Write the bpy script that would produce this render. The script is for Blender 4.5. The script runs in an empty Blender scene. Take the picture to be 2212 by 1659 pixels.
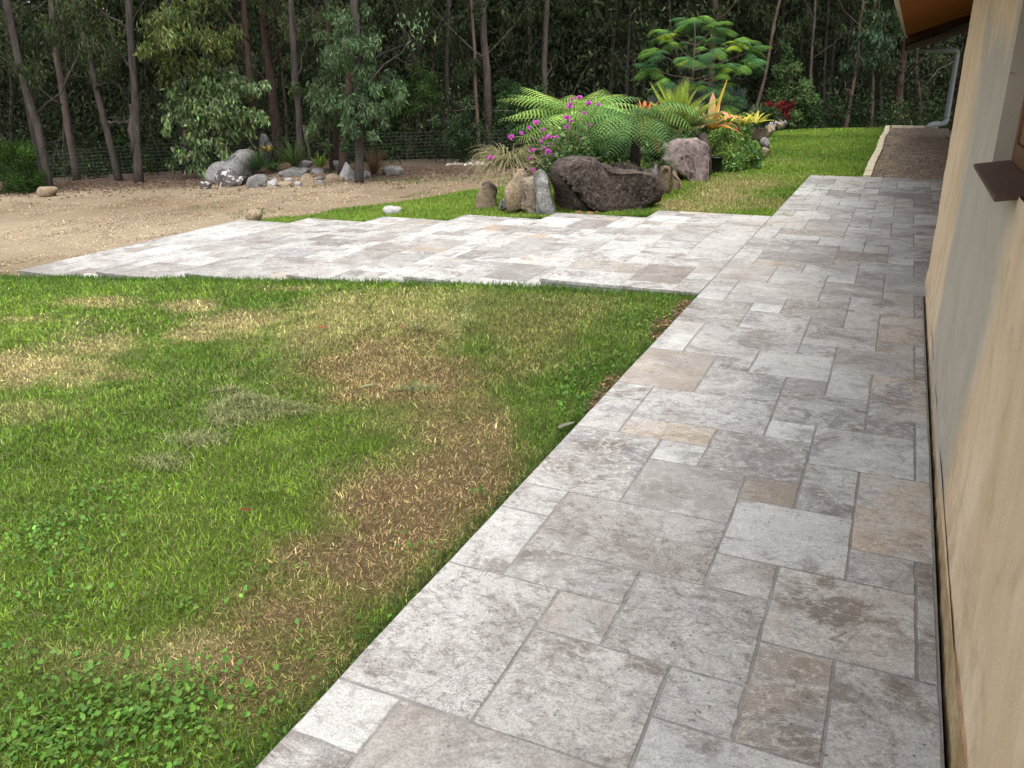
import bpy, bmesh, math, random
import numpy as np
from mathutils import Vector, Matrix

SC = bpy.context.scene
COL = SC.collection
R = math.radians

# ------------------------------------------------------------------ camera, sky, sun, exposure
CAM = np.array([1.2529, 0.0, 1.6])
FPX, PIT, ROL, YAW = 1746.0, 0.3669, -0.0186, 0.4392      # focal length in 2212-px-wide picture units, radians
FW = np.array([-math.sin(YAW) * math.cos(PIT), math.cos(YAW) * math.cos(PIT), -math.sin(PIT)])
RT0 = np.array([math.cos(YAW), math.sin(YAW), 0.0])
UP0 = np.cross(RT0, FW)
RT = math.cos(ROL) * RT0 + math.sin(ROL) * UP0
UP = -math.sin(ROL) * RT0 + math.cos(ROL) * UP0
cd = bpy.data.cameras.new('camera')
cam = bpy.data.objects.new('camera', cd)
COL.objects.link(cam)
cd.sensor_width = 36.0
cd.lens = FPX / 2212 * 36.0
cd.clip_start = 0.05
cd.clip_end = 1500
cam.matrix_world = Matrix(((RT[0], UP[0], -FW[0], CAM[0]), (RT[1], UP[1], -FW[1], CAM[1]),
                           (RT[2], UP[2], -FW[2], CAM[2]), (0, 0, 0, 1)))
SC.camera = cam

SUN_EL, SUN_AZ = R(72), R(150)       # azimuth measured from +Y towards +X
world = bpy.data.worlds.new('World')
SC.world = world
world.use_nodes = True
wn = world.node_tree
wn.nodes.clear()
sky = wn.nodes.new('ShaderNodeTexSky')
sky.sky_type = 'NISHITA'
sky.sun_disc = False
sky.sun_elevation = SUN_EL
sky.sun_rotation = SUN_AZ
sky.air_density = 1.0
sky.dust_density = 4.0
hsv = wn.nodes.new('ShaderNodeHueSaturation')       # cloud cover: the same sky with most of its blue gone
hsv.inputs['Saturation'].default_value = 0.30
bg = wn.nodes.new('ShaderNodeBackground')
bg.inputs['Strength'].default_value = 0.15
wo = wn.nodes.new('ShaderNodeOutputWorld')
wn.links.new(sky.outputs[0], hsv.inputs['Color'])
wn.links.new(hsv.outputs[0], bg.inputs['Color'])
wn.links.new(bg.outputs[0], wo.inputs['Surface'])

sl = bpy.data.lights.new('sun', 'SUN')
sl.energy = 0.7
sl.angle = R(60)
sl.color = (1.0, 0.975, 0.94)
sun = bpy.data.objects.new('sun', sl)
COL.objects.link(sun)
sd = Vector((math.sin(SUN_AZ) * math.cos(SUN_EL), math.cos(SUN_AZ) * math.cos(SUN_EL), math.sin(SUN_EL)))
sun.rotation_euler = sd.to_track_quat('Z', 'Y').to_euler()

SC.view_settings.view_transform = 'Standard'
SC.view_settings.look = 'None'
SC.view_settings.exposure = 1.38
SC.view_settings.gamma = 1.0
SC.view_settings.use_curve_mapping = False
SC.cycles.max_bounces = 6
SC.cycles.diffuse_bounces = 3
SC.cycles.transparent_max_bounces = 8
SC.cycles.use_denoising = True

rng = np.random.default_rng(7)
random.seed(7)

# ------------------------------------------------------------------ measuring helpers (photo pixel -> place)
def ray(x, y):
    return FW + RT * (x - 1106) / FPX + UP * (829.5 - y) / FPX
def onZ(x, y, Z):
    d = ray(x, y); return CAM + d * (Z - CAM[2]) / d[2]
def G(x, y, it=14):
    """photo point -> point on the terrain"""
    z = -0.2
    for _ in range(it):
        p = onZ(x, y, z); z = 0.5 * z + 0.5 * float(Zg(p[0], p[1]))
    return np.array([p[0], p[1], float(Zg(p[0], p[1]))])
FH = np.array([-math.sin(YAW), math.cos(YAW), 0.0])
def at(x, y, B, toward=0.0):
    """photo point -> point in the upright plane through B that faces the camera"""
    d = ray(x, y); t = (np.dot(np.asarray(B) - CAM, FH) - toward) / np.dot(d, FH)
    return CAM + d * t
def mpp(B):
    return np.dot(np.asarray(B) - CAM, FW) / FPX

# ------------------------------------------------------------------ noise
def _hash(ix, iy, iz, s):
    h = (ix * 374761393 + iy * 668265263 + iz * 2147483647 + s * 1274126177) & 0xffffffff
    h = ((h ^ (h >> 13)) * 1274126177) & 0xffffffff
    return ((h ^ (h >> 16)) & 0xffff) / 65535.0
def vnoise(P, s=0):
    P = np.asarray(P, float); f = np.floor(P); i = f.astype(np.int64); u = P - f; u = u * u * (3 - 2 * u)
    out = 0
    for a in (0, 1):
        for b in (0, 1):
            for c in (0, 1):
                w = (u[..., 0] if a else 1 - u[..., 0]) * (u[..., 1] if b else 1 - u[..., 1]) * (u[..., 2] if c else 1 - u[..., 2])
                out = out + w * _hash(i[..., 0] + a, i[..., 1] + b, i[..., 2] + c, s)
    return out * 2 - 1
def fbm(P, s=0, o=4):
    P = np.asarray(P, float); r = 0; a = 1.0
    for k in range(o):
        r = r + a * vnoise(P * 2 ** k + 17.3 * k, s + k); a *= 0.5
    return r
def fbm2(X, Y, sc, s=0, o=3):
    return fbm(np.stack([np.asarray(X, float) * sc, np.asarray(Y, float) * sc, np.zeros_like(np.asarray(X, float))], -1), s, o)

# ------------------------------------------------------------------ layout (metres; X across the path, Y along it)
W = 1.568            # path width up to the wall
YN, YF, YE = 6.085, 9.849, 14.014      # steps near / far side, end of path
TW, RH = 1.3436, 0.0961                # tread width, riser
MOD = 0.21365                          # paver module

def Zg(X, Y):
    X = np.asarray(X, float); Y = np.asarray(Y, float)
    z = np.interp(X, [-70, -30, -17, -9, -8.04, -7.46, -5.35, -2.68, -1.31, 0, 3], [-3.2, -1.5, -.74, -.57, -.55, -.513, -.343, -.145, -.065, -.035, -.03])
    y0 = np.interp(X, [-30, -19, -10, -6, -4, -2.5, 1], [14, 17, 21, 23, 25, 25.5, 26])
    t = np.maximum(0, Y - y0)
    z = z - 3.2 * (1 - np.exp(-(t / 16.0) ** 1.3))
    # planted mounds
    cx = np.interp(Y, [9, 12, 17, 24], [-2.7, -3.0, -3.4, -3.6]); hw = np.interp(Y, [9, 12, 17, 24], [.75, 1.15, 1.5, 1.5])
    m = np.clip(1.25 - np.abs(X - cx) / hw, 0, 1) * np.clip((Y - 10.1) / 1.0, 0, 1) * np.clip((25 - Y) / 2, 0, 1)
    m = m * m * (3 - 2 * m)
    z = z + .42 * m
    r = np.hypot((X + 11.9) / 2.3, (Y - 16.6) / 1.7)
    z = z + .32 * np.clip(1.2 - r, 0, 1) ** 1.3
    return z

# ------------------------------------------------------------------ mesh helpers
def link(o, parent=None):
    COL.objects.link(o)
    if parent is not None:
        o.parent = parent
    return o
def tag(o, label=None, cat=None, group=None, kind=None):
    if label: o['label'] = label
    if cat: o['category'] = cat
    if group: o['group'] = group
    if kind: o['kind'] = kind
    return o
def empty(name, loc, label=None, cat=None, group=None, kind=None):
    o = bpy.data.objects.new(name, None); o.empty_display_size = .1
    o.location = tuple(float(v) for v in loc); link(o)
    return tag(o, label, cat, group, kind)
def mesh_np(name, V, F, mat, col=None, smooth=False):
    V = np.ascontiguousarray(V, np.float32); F = np.ascontiguousarray(F, np.int32)
    me = bpy.data.meshes.new(name); n, k = F.shape
    me.vertices.add(len(V)); me.vertices.foreach_set('co', V.ravel())
    me.loops.add(n * k); me.loops.foreach_set('vertex_index', F.ravel())
    me.polygons.add(n); me.polygons.foreach_set('loop_start', np.arange(0, n * k, k, dtype=np.int32))
    try: me.polygons.foreach_set('loop_total', np.full(n, k, np.int32))
    except Exception: pass
    if smooth: me.polygons.foreach_set('use_smooth', np.ones(n, bool))
    if col is not None:
        a = me.color_attributes.new('tint', 'FLOAT_COLOR', 'POINT')
        c = np.ones((len(V), 4), np.float32); c[:, :3] = col
        a.data.foreach_set('color', c.ravel())
    me.update(calc_edges=True)
    if mat: me.materials.append(mat)
    return me
def obj_np(name, V, F, mat, parent=None, col=None, smooth=False, loc=None):
    V = np.asarray(V, float)
    if parent is not None and loc is None:
        V = V - np.array(parent_world(parent))
    elif loc is not None:
        V = V - np.asarray(loc)
    o = bpy.data.objects.new(name, mesh_np(name, V, F, mat, col, smooth))
    if loc is not None: o.location = tuple(float(v) for v in loc)
    return link(o, parent)
def parent_world(p):
    v = np.zeros(3)
    while p is not None:
        v = v + np.array(p.location); p = p.parent
    return v
class MB:
    """collects triangles and quads"""
    def __init__(s): s.v = []; s.f = []; s.c = []; s.n = 0
    def add(s, V, F, col=None):
        V = np.asarray(V, float); s.v.append(V)
        for f in F: s.f.append([int(i) + s.n for i in f])
        if col is not None: s.c.append(np.broadcast_to(np.asarray(col, float), (len(V), 3)))
        s.n += len(V)
    def box(s, a, b, col=None):
        x0, y0, z0 = a; x1, y1, z1 = b
        s.add([(x0, y0, z0), (x1, y0, z0), (x1, y1, z0), (x0, y1, z0), (x0, y0, z1), (x1, y0, z1), (x1, y1, z1), (x0, y1, z1)],
              [(3, 2, 1, 0), (4, 5, 6, 7), (0, 1, 5, 4), (1, 2, 6, 5), (2, 3, 7, 6), (3, 0, 4, 7)], col)
    def tube(s, P, rad, n=8, col=None, cap=True):
        P = np.asarray(P, float); m = len(P); rad = np.broadcast_to(np.asarray(rad, float), (m,))
        T = np.gradient(P, axis=0); T /= np.linalg.norm(T, axis=1)[:, None] + 1e-9
        ref = np.array([0, 0, 1.0]) if abs(T[0][2]) < .9 else np.array([1.0, 0, 0])
        V = []
        for i in range(m):
            a = np.cross(T[i], ref); a /= np.linalg.norm(a) + 1e-9; b = np.cross(T[i], a)
            for k in range(n):
                t = 2 * math.pi * k / n; V.append(P[i] + rad[i] * (math.cos(t) * a + math.sin(t) * b))
        F = []
        for i in range(m - 1):
            for k in range(n):
                k2 = (k + 1) % n; F.append((i * n + k, i * n + k2, (i + 1) * n + k2, (i + 1) * n + k))
        if cap:
            F.append(tuple(range(n - 1, -1, -1))); F.append(tuple((m - 1) * n + k for k in range(n)))
        s.add(V, F, col)
    def build(s, name, mat, parent=None, loc=None, smooth=False, bevel=0):
        V = np.concatenate(s.v)
        if loc is not None: V = V - np.asarray(loc)
        elif parent is not None: V = V - parent_world(parent)
        me = bpy.data.meshes.new(name); me.from_pydata(V.tolist(), [], s.f)
        if smooth: me.polygons.foreach_set('use_smooth', np.ones(len(me.polygons), bool))
        if s.c:
            a = me.color_attributes.new('tint', 'FLOAT_COLOR', 'POINT')
            c = np.ones((len(V), 4), np.float32); c[:, :3] = np.concatenate(s.c); a.data.foreach_set('color', c.ravel())
        me.update()
        if mat: me.materials.append(mat)
        o = bpy.data.objects.new(name, me)
        if loc is not None: o.location = tuple(float(v) for v in loc)
        if bevel:
            m = o.modifiers.new('bevel', 'BEVEL'); m.width = bevel; m.segments = 2; m.limit_method = 'ANGLE'
        return link(o, parent)

# ------------------------------------------------------------------ materials
class NT:
    def __init__(s, name):
        s.m = bpy.data.materials.new(name); s.m.use_nodes = True; s.t = s.m.node_tree
        s.b = s.t.nodes['Principled BSDF']
    def n(s, typ, **kw):
        x = s.t.nodes.new('ShaderNode' + typ)
        for k, v in kw.items():
            if k in x.inputs: x.inputs[k].default_value = v
            else: setattr(x, k, v)
        return x
    def l(s, a, b): s.t.links.new(a, b)
    def noise(s, vec, scale, detail=5, rough=.6, dist=0.0):
        x = s.n('TexNoise'); x.inputs['Scale'].default_value = scale; x.inputs['Detail'].default_value = detail
        x.inputs['Roughness'].default_value = rough; x.inputs['Distortion'].default_value = dist
        if vec is not None: s.l(vec, x.inputs['Vector'])
        return x.outputs['Fac']
    def ramp(s, fac, stops, interp='LINEAR'):
        x = s.n('ValToRGB'); e = x.color_ramp.elements; x.color_ramp.interpolation = interp
        while len(e) < len(stops): e.new(.5)
        for k, (p, c) in enumerate(stops):
            e[k].position = p; e[k].color = (*c, 1) if len(c) == 3 else c
        s.l(fac, x.inputs[0]); return x.outputs[0]
    def rampf(s, fac, a, b):
        x = s.n('MapRange'); x.inputs['From Min'].default_value = a; x.inputs['From Max'].default_value = b
        s.l(fac, x.inputs['Value']); return x.outputs[0]
    def mix(s, fac, a, b, blend='MIX'):
        x = s.n('Mix', data_type='RGBA', blend_type=blend)
        for sock, v in ((x.inputs[0], fac), (x.inputs[6], a), (x.inputs[7], b)):
            if hasattr(v, 'links'): s.l(v, sock)
            else: sock.default_value = v if isinstance(v, float) else (*v, 1)
        return x.outputs[2]
    def math(s, op, a, b=0.0):
        x = s.n('Math', operation=op)
        for sock, v in ((x.inputs[0], a), (x.inputs[1], b)):
            if hasattr(v, 'links'): s.l(v, sock)
            else: sock.default_value = v
        return x.outputs[0]
    def coord(s, kind='Object', scale=None, offset=None):
        c = s.n('TexCoord').outputs[kind]
        if scale is not None or offset is not None:
            m = s.n('Mapping')
            if scale is not None: m.inputs['Scale'].default_value = scale
            s.l(c, m.inputs[0])
            if offset is not None: s.l(offset, m.inputs['Location'])
            return m.outputs[0]
        return c
    def bump(s, h, dist=.01, strength=.6):
        x = s.n('Bump'); x.inputs['Distance'].default_value = dist; x.inputs['Strength'].default_value = strength
        s.l(h, x.inputs['Height']); s.l(x.outputs[0], s.b.inputs['Normal'])
    def done(s, col=None, rough=.8, spec=.3):
        if col is not None:
            if hasattr(col, 'links'): s.l(col, s.b.inputs['Base Color'])
            else: s.b.inputs['Base Color'].default_value = (*col, 1)
        if hasattr(rough, 'links'): s.l(rough, s.b.inputs['Roughness'])
        else: s.b.inputs['Roughness'].default_value = rough
        s.b.inputs['Specular IOR Level'].default_value = spec
        return s.m

def mat_travertine():
    s = NT('travertine'); rnd = s.n('ObjectInfo').outputs['Random']
    def rn(k):
        w = s.n('TexWhiteNoise', noise_dimensions='1D'); s.l(s.math('MULTIPLY', rnd, k), w.inputs['W']); return w.outputs['Value']
    r2, r3, r4, r5 = rn(3.17), rn(7.31), rn(13.7), rn(29.9)
    off = s.n('CombineXYZ'); s.l(s.math('MULTIPLY', r3, 91.0), off.inputs[0]); s.l(s.math('MULTIPLY', r4, 57.0), off.inputs[1]); s.l(s.math('MULTIPLY', r5, 23.0), off.inputs[2])
    rot = s.n('CombineXYZ'); s.l(s.math('MULTIPLY', s.math('SUBTRACT', r4, .5), 1.3), rot.inputs[2])
    tc = s.n('TexCoord').outputs['Object']
    def mp(sc):
        m = s.n('Mapping'); m.inputs['Scale'].default_value = sc; s.l(tc, m.inputs[0]); s.l(off.outputs[0], m.inputs['Location']); s.l(rot.outputs[0], m.inputs['Rotation']); return m.outputs[0]
    v, vs = mp((1, 1, 1)), mp((.85, 1.25, 1))
    cloud = s.noise(v, 3.6, 12, .70, .7)
    tone = s.ramp(r2, [(0, (.215, .200, .184)), (.18, (.300, .285, .266)), (.55, (.385, .373, .353)), (.85, (.445, .435, .416)), (1, (.485, .478, .460))])
    c = s.mix(s.math('MULTIPLY', s.rampf(cloud, .495, .40), s.math('ADD', s.math('MULTIPLY', r5, .5), .42)), tone, (.155, .133, .114))          # brown-grey clouds
    c = s.mix(s.math('MULTIPLY', s.rampf(cloud, .54, .70), .70), c, (.54, .535, .51))                 # pale clouds
    gold = s.math('MULTIPLY', s.rampf(s.noise(v, 2.3, 8, .65, .6), .44, .60), s.rampf(r3, .86, 1.0))
    c = s.mix(s.math('MULTIPLY', gold, .75), c, (.40, .275, .145))
    blue = s.math('MULTIPLY', s.rampf(s.noise(v, 3.1, 9, .66, .5), .50, .62), s.rampf(r5, .45, .95))
    c = s.mix(s.math('MULTIPLY', blue, .65), c, (.165, .160, .172))
    flake = s.noise(vs, 24, 9, .78, .35)                                                           # crisp mottling
    c = s.mix(s.math('MULTIPLY', s.rampf(flake, .52, .60), s.math('ADD', s.math('MULTIPLY', r4, .4), .32)), c, (.120, .102, .090))
    flake2 = s.noise(vs, 21, 9, .78, .35)
    fl2 = s.n('TexNoise'); fl2.inputs['Scale'].default_value = 29; fl2.inputs['Detail'].default_value = 9; fl2.inputs['Roughness'].default_value = .78
    sh = s.n('Mapping'); sh.inputs['Location'].default_value = (7.7, 3.3, 1.1); s.l(vs, sh.inputs[0]); s.l(sh.outputs[0], fl2.inputs['Vector'])
    c = s.mix(s.math('MULTIPLY', s.rampf(fl2.outputs['Fac'], .53, .62), s.math('ADD', s.math('MULTIPLY', r5, .35), .35)), c, (.60, .58, .54))
    c = s.mix(s.math('MULTIPLY', s.math('MULTIPLY', s.rampf(rn(41.3), .72, 1.0), s.rampf(s.noise(v, 1.9, 7, .62, .5), .40, .56)), .55), c, (.205, .165, .130))
    vw = s.math('ABSOLUTE', s.math('SUBTRACT', s.noise(vs, 3.0, 8, .66, 2.0), .5)); c = s.mix(s.math('MULTIPLY', s.rampf(vw, .03, .0), s.math('MULTIPLY', r5, .5)), c, (.58, .565, .53))
    grain = s.noise(v, 150, 4, .7)
    c = s.mix(.75, c, s.ramp(grain, [(.32, (.55, .54, .53)), (.5, (1, 1, 1)), (.68, (1.35, 1.35, 1.33))]), 'MULTIPLY')
    vv = s.math('ABSOLUTE', s.math('SUBTRACT', s.noise(vs, 4.5, 9, .7, 1.6), .5))                     # dark hairline veins on some slabs
    c = s.mix(s.math('MULTIPLY', s.rampf(vv, .012, .0), s.rampf(r4, .35, 1.0)), c, (.085, .072, .066))
    pit = s.n('TexVoronoi', feature='F1'); pit.inputs['Scale'].default_value = 42; s.l(v, pit.inputs['Vector'])
    pm = s.math('MULTIPLY', s.rampf(pit.outputs['Distance'], .22, .12), s.rampf(s.noise(v, 7, 4), .54, .60))
    c = s.mix(s.math('MULTIPLY', pm, .7), c, (.085, .073, .065))
    wear = s.noise(s.n('NewGeometry').outputs['Position'], .9, 5, .6, .5)                            # dusty foot wear across slabs
    c = s.mix(.5, c, s.ramp(wear, [(.3, (.80, .79, .78)), (.7, (1.12, 1.12, 1.11))]), 'MULTIPLY')
    h = s.math('ADD', s.math('MULTIPLY', flake, .6), s.math('MULTIPLY', grain, .35))
    s.bump(s.math('SUBTRACT', h, s.math('MULTIPLY', pm, 1.2)), .004, .5)
    return s.done(c, .58, .4)

def mat_mottle(name, a, b, scale=4, fine=30, rough=.85, bumpd=.01, c3=None, stretch=(1, 1, 1), c3th=(.6, .7), kind='Object', spec=.25):
    s = NT(name); v = s.coord(kind, stretch)
    n1 = s.noise(v, scale, 6, .6, .4); c = s.mix(s.rampf(n1, .34, .66), a, b)
    n2 = s.noise(v, fine, 5, .7)
    c = s.mix(.55, c, s.ramp(n2, [(.3, (.45, .45, .45)), (.5, (1, 1, 1)), (.7, (1.35, 1.35, 1.35))]), 'MULTIPLY')
    if c3 is not None:
        c = s.mix(s.rampf(s.noise(v, scale * 2.3, 5, .65, .8), *c3th), c, c3)
    s.bump(s.math('ADD', n1, s.math('MULTIPLY', n2, .5)), bumpd, .8)
    return s.done(c, rough, spec)

def mat_tint(name, rough=.55, transl=.25, spec=.3, var=.25):
    s = NT(name); a = s.n('Attribute'); a.attribute_name = 'tint'
    v = s.coord('Object'); n = s.noise(v, 9, 3)
    c = s.mix(var, a.outputs['Color'], s.ramp(n, [(.25, (.3, .3, .3)), (.5, (1, 1, 1)), (.75, (1.5, 1.5, 1.4))]), 'MULTIPLY')
    s.done(c, rough, spec)
    if transl > 0:
        tr = s.n('BsdfTranslucent'); s.l(c, tr.inputs[0]); mx = s.n('MixShader'); mx.inputs[0].default_value = transl
        s.l(s.b.outputs[0], mx.inputs[1]); s.l(tr.outputs[0], mx.inputs[2])
        s.l(mx.outputs[0], s.t.nodes['Material Output'].inputs['Surface'])
    return s.m

def mat_plain(name, col, rough=.6, spec=.4, metal=0.0, var=.15, scale=14):
    s = NT(name); n = s.noise(s.coord('Object'), scale, 5, .65)
    c = s.mix(1.0, col, s.ramp(n, [(.25, (1 - var,) * 3), (.75, (1 + var,) * 3)]), 'MULTIPLY')
    s.b.inputs['Metallic'].default_value = metal
    return s.done(c, rough, spec)

def mat_rock(name, a, b, streak, lich=None, lichth=(.60, .68), sc=3.0, rough=.88):
    s = NT(name); info = s.n('ObjectInfo'); off = s.n('CombineXYZ')
    s.l(s.math('MULTIPLY', info.outputs['Random'], 40.0), off.inputs[0]); s.l(s.math('MULTIPLY', info.outputs['Random'], 71.0), off.inputs[2])
    v = s.coord('Object', (1, 1, 1), off.outputs[0])
    n1 = s.noise(v, sc, 7, .62, .8); n2 = s.noise(v, sc * 9, 6, .7, .3)
    c = s.mix(s.rampf(n1, .36, .64), a, b)
    c = s.mix(s.math('MULTIPLY', s.rampf(n2, .5, .72), .55), c, streak)
    c = s.mix(.7, c, s.ramp(n2, [(.28, (.4, .4, .4)), (.5, (1, 1, 1)), (.75, (1.4, 1.4, 1.4))]), 'MULTIPLY')
    ve = s.math('ABSOLUTE', s.math('SUBTRACT', s.noise(v, sc * 1.4, 7, .7, 1.5), .5))
    c = s.mix(s.math('MULTIPLY', s.rampf(ve, .012, 0.0), .55), c, streak)
    if lich is not None:
        c = s.mix(s.rampf(s.noise(v, sc * 2.2, 6, .68, 1.0), *lichth), c, lich)
    s.bump(s.math('ADD', n1, s.math('MULTIPLY', n2, .45)), .05, .9)
    return s.done(c, rough, .2)

def mat_ground_tint(name, fine=60, amount=.6, bumpd=.012):
    s = NT(name); a = s.n('Attribute'); a.attribute_name = 'tint'; v = s.coord('Object')
    n = s.noise(v, fine, 6, .75); n1 = s.noise(v, 3, 4)
    c = s.mix(amount, a.outputs['Color'], s.ramp(n, [(.3, (.35, .35, .35)), (.5, (1, 1, 1)), (.72, (1.6, 1.6, 1.5))]), 'MULTIPLY')
    c = s.mix(.35, c, s.ramp(n1, [(.3, (.7, .7, .7)), (.7, (1.25, 1.25, 1.2))]), 'MULTIPLY')
    s.bump(n, bumpd, .9)
    return s.done(c, .95, .1)

M = {}
M['trav'] = mat_travertine()
M['grout'] = mat_mottle('grout', (.185, .176, .165), (.27, .26, .244), 9, 80, .95, .003)
M['concrete'] = mat_mottle('concrete', (.46, .43, .37), (.62, .59, .52), 3, 40, .9, .004, c3=(.22, .22, .15), c3th=(.60, .75))
M['floor'] = mat_mottle('forest_floor', (.085, .062, .042), (.14, .105, .07), .6, 14, .95, .05, c3=(.05, .07, .025))
M['lawn'] = mat_ground_tint('lawn_ground')
M['leaf'] = mat_tint('leaf', .6, .22, .14)
M['leafgloss'] = mat_tint('glossy_leaf', .35, .22, .5)
M['grassmat'] = mat_tint('grass_blade', .6, .25, .2, .15)
M['petal'] = mat_tint('petal', .6, .3, .2, .1)
M['stone_tint'] = mat_tint('pebble', .9, 0, .15, .35)

# ------------------------------------------------------------------ ground
def grid_sheet(name, xs, ys, zoff, mat, colf=None, keep=None, kind='structure', bumpz=None):
    X, Y = np.meshgrid(xs, ys); Z = Zg(X, Y) + zoff
    if bumpz is not None: Z = Z + bumpz(X, Y)
    V = np.stack([X, Y, Z], -1).reshape(-1, 3); nx = len(xs); ny = len(ys)
    i = np.arange(ny - 1)[:, None] * nx + np.arange(nx - 1)[None, :]
    F = np.stack([i, i + 1, i + nx + 1, i + nx], -1).reshape(-1, 4)
    if keep is not None:
        c = V[F].mean(1); F = F[keep(c[:, 0], c[:, 1])]
    col = colf(V[:, 0], V[:, 1]) if colf else None
    o = obj_np(name, V, F, mat, col=col, smooth=True)
    tag(o, kind=kind); return o

xs = np.unique(np.concatenate([np.linspace(-900, -80, 12), np.linspace(-80, -30, 26), np.linspace(-30, 8, 96), np.linspace(8, 60, 20), np.linspace(60, 700, 8)]))
ys = np.unique(np.concatenate([np.linspace(-300, -10, 8), np.linspace(-10, 45, 120), np.linspace(45, 90, 20), np.linspace(90, 900, 10)]))
grid_sheet('ground', xs, ys, -.03, M['floor'], bumpz=lambda X, Y: .03 * fbm2(X, Y, .6, 3) * (np.hypot(X, Y - 10) > 14) - .02)

# lawn colour: fresh green with straw and brown patches (ellipses measured on the lawn)
def ell(px, py, rx, ry, k, kind):
    c = G(px, py)[:2]; a = G(px + rx, py)[:2] - c; b = G(px, py - ry)[:2] - c
    Minv = np.linalg.inv(np.stack([a, b], 1)); return (c, Minv, k, kind)
DRY = [ell(*e) for e in [
    (800, 700, 240, 66, .55, 0), (840, 795, 170, 62, .85, 1), (960, 650, 120, 40, .35, 0), (700, 760, 110, 55, .4, 0), (1180, 680, 150, 40, .3, 1), (1130, 740, 140, 60, .4, 1),
    (1030, 950, 100, 80, .8, 1), (960, 1030, 110, 90, .9, 1), (880, 1110, 160, 100, 1., 1), (760, 1210, 180, 100, .95, 1), (620, 1310, 200, 110, .95, 1), (470, 1400, 210, 80, .85, 0), (260, 1420, 190, 60, .5, 0), (700, 1420, 150, 90, .7, 1), (540, 1480, 120, 70, .6, 1),
    (520, 690, 85, 20, .8, 0), (430, 662, 75, 11, .8, 0), (200, 655, 90, 11, .75, 0), (70, 790, 150, 34, .85, 0), (210, 745, 100, 24, .6, 0), (430, 722, 60, 13, .7, 0),
    (60, 690, 120, 10, .5, 0), (640, 622, 90, 6, .5, 0), (880, 628, 100, 9, .4, 0), (50, 890, 90, 20, .35, 0), (220, 810, 80, 14, .4, 0),
    (1560, 425, 90, 22, .8, 0), (1470, 445, 60, 16, .8, 0), (1620, 395, 90, 12, .6, 0), (1650, 440, 60, 14, .5, 0), (1560, 388, 50, 10, .5, 0), (1760, 385, 60, 8, .3, 0), (1700, 345, 60, 8, .25, 0)]]
def dryness(X, Y):
    X = np.asarray(X, float); Y = np.asarray(Y, float)
    d = np.zeros_like(X); br = np.zeros_like(X)
    wob = fbm2(X, Y, 1.1, 5, 4) * .40 + fbm2(X, Y, 5, 9, 4) * .34
    for c, Mi, k, kind in DRY:
        q0 = Mi[0, 0] * (X - c[0]) + Mi[0, 1] * (Y - c[1]); q1 = Mi[1, 0] * (X - c[0]) + Mi[1, 1] * (Y - c[1])
        r = np.sqrt(q0 * q0 + q1 * q1) + wob
        s = k * np.clip(1.45 - r, 0, 1)
        d = np.maximum(d, s)
        if kind: br = np.maximum(br, s)
    d = np.clip(d + .10 * np.clip(fbm2(X, Y, .9, 21, 4), 0, 1), 0, 1)
    return d, br
GREEN, GREEN2, STRAW, BROWN = np.array([.074, .160, .014]), np.array([.150, .245, .026]), np.array([.43, .345, .165]), np.array([.25, .17, .085])
def lawn_col(X, Y):
    d, br = dryness(X, Y); g = np.clip(.5 + .7 * fbm2(X, Y, .8, 31, 4), 0, 1)[:, None]
    c = GREEN * (1 - g) + GREEN2 * g
    t = np.where((br > .5 * d)[:, None], BROWN, STRAW)
    return c * (1 - d[:, None]) + t * d[:, None]
def soil_col(X, Y): return lawn_col(X, Y) * .34 + np.array([.022, .017, .010])
def lawn_bump(X, Y): return .012 * fbm2(X, Y, 1.3, 4, 4)
grid_sheet('lawn', np.linspace(-22, 0, 250), np.linspace(-2, YN, 110), -.012, M['lawn'], soil_col, bumpz=lawn_bump)
def back_lawn_keep(X, Y):
    e = .18 * fbm2(X, Y, 1.5, 8, 3)
    left = (X > -8.2) & (Y < np.interp(X, [-8.2, -7.4, -6.4, -5.6, -4.5], [10.15, 10.9, 12.1, 13.4, 14.5]) + e) & (X < -1.0)
    return left | ((X > -2.6) & (Y < 27.5))
grid_sheet('lawn_behind_steps', np.linspace(-8.6, .93, 130), np.linspace(YF - .02, 28, 220), -.012, M['lawn'], soil_col, keep=back_lawn_keep, bumpz=lawn_bump)

def gravel_col(X, Y):
    n = np.clip(.5 + .8 * fbm2(X, Y, .35, 41, 4), 0, 1)[:, None]
    c = np.array([.205, .155, .100]) * (1 - n) + np.array([.295, .235, .160]) * n
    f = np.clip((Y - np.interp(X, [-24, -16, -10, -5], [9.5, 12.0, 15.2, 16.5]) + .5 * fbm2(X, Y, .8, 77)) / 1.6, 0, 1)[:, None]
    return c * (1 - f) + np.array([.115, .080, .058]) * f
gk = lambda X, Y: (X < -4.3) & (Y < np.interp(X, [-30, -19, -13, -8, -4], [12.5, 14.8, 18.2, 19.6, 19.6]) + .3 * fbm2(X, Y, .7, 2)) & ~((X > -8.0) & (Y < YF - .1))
grid_sheet('gravel_drive', np.linspace(-30, -4, 260), np.linspace(YN - .02, 20.5, 150), -.02, mat_ground_tint('gravel_ground', 70, .75, .02), gravel_col, keep=gk, bumpz=lambda X, Y: .01 * fbm2(X, Y, 2, 6))

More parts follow.
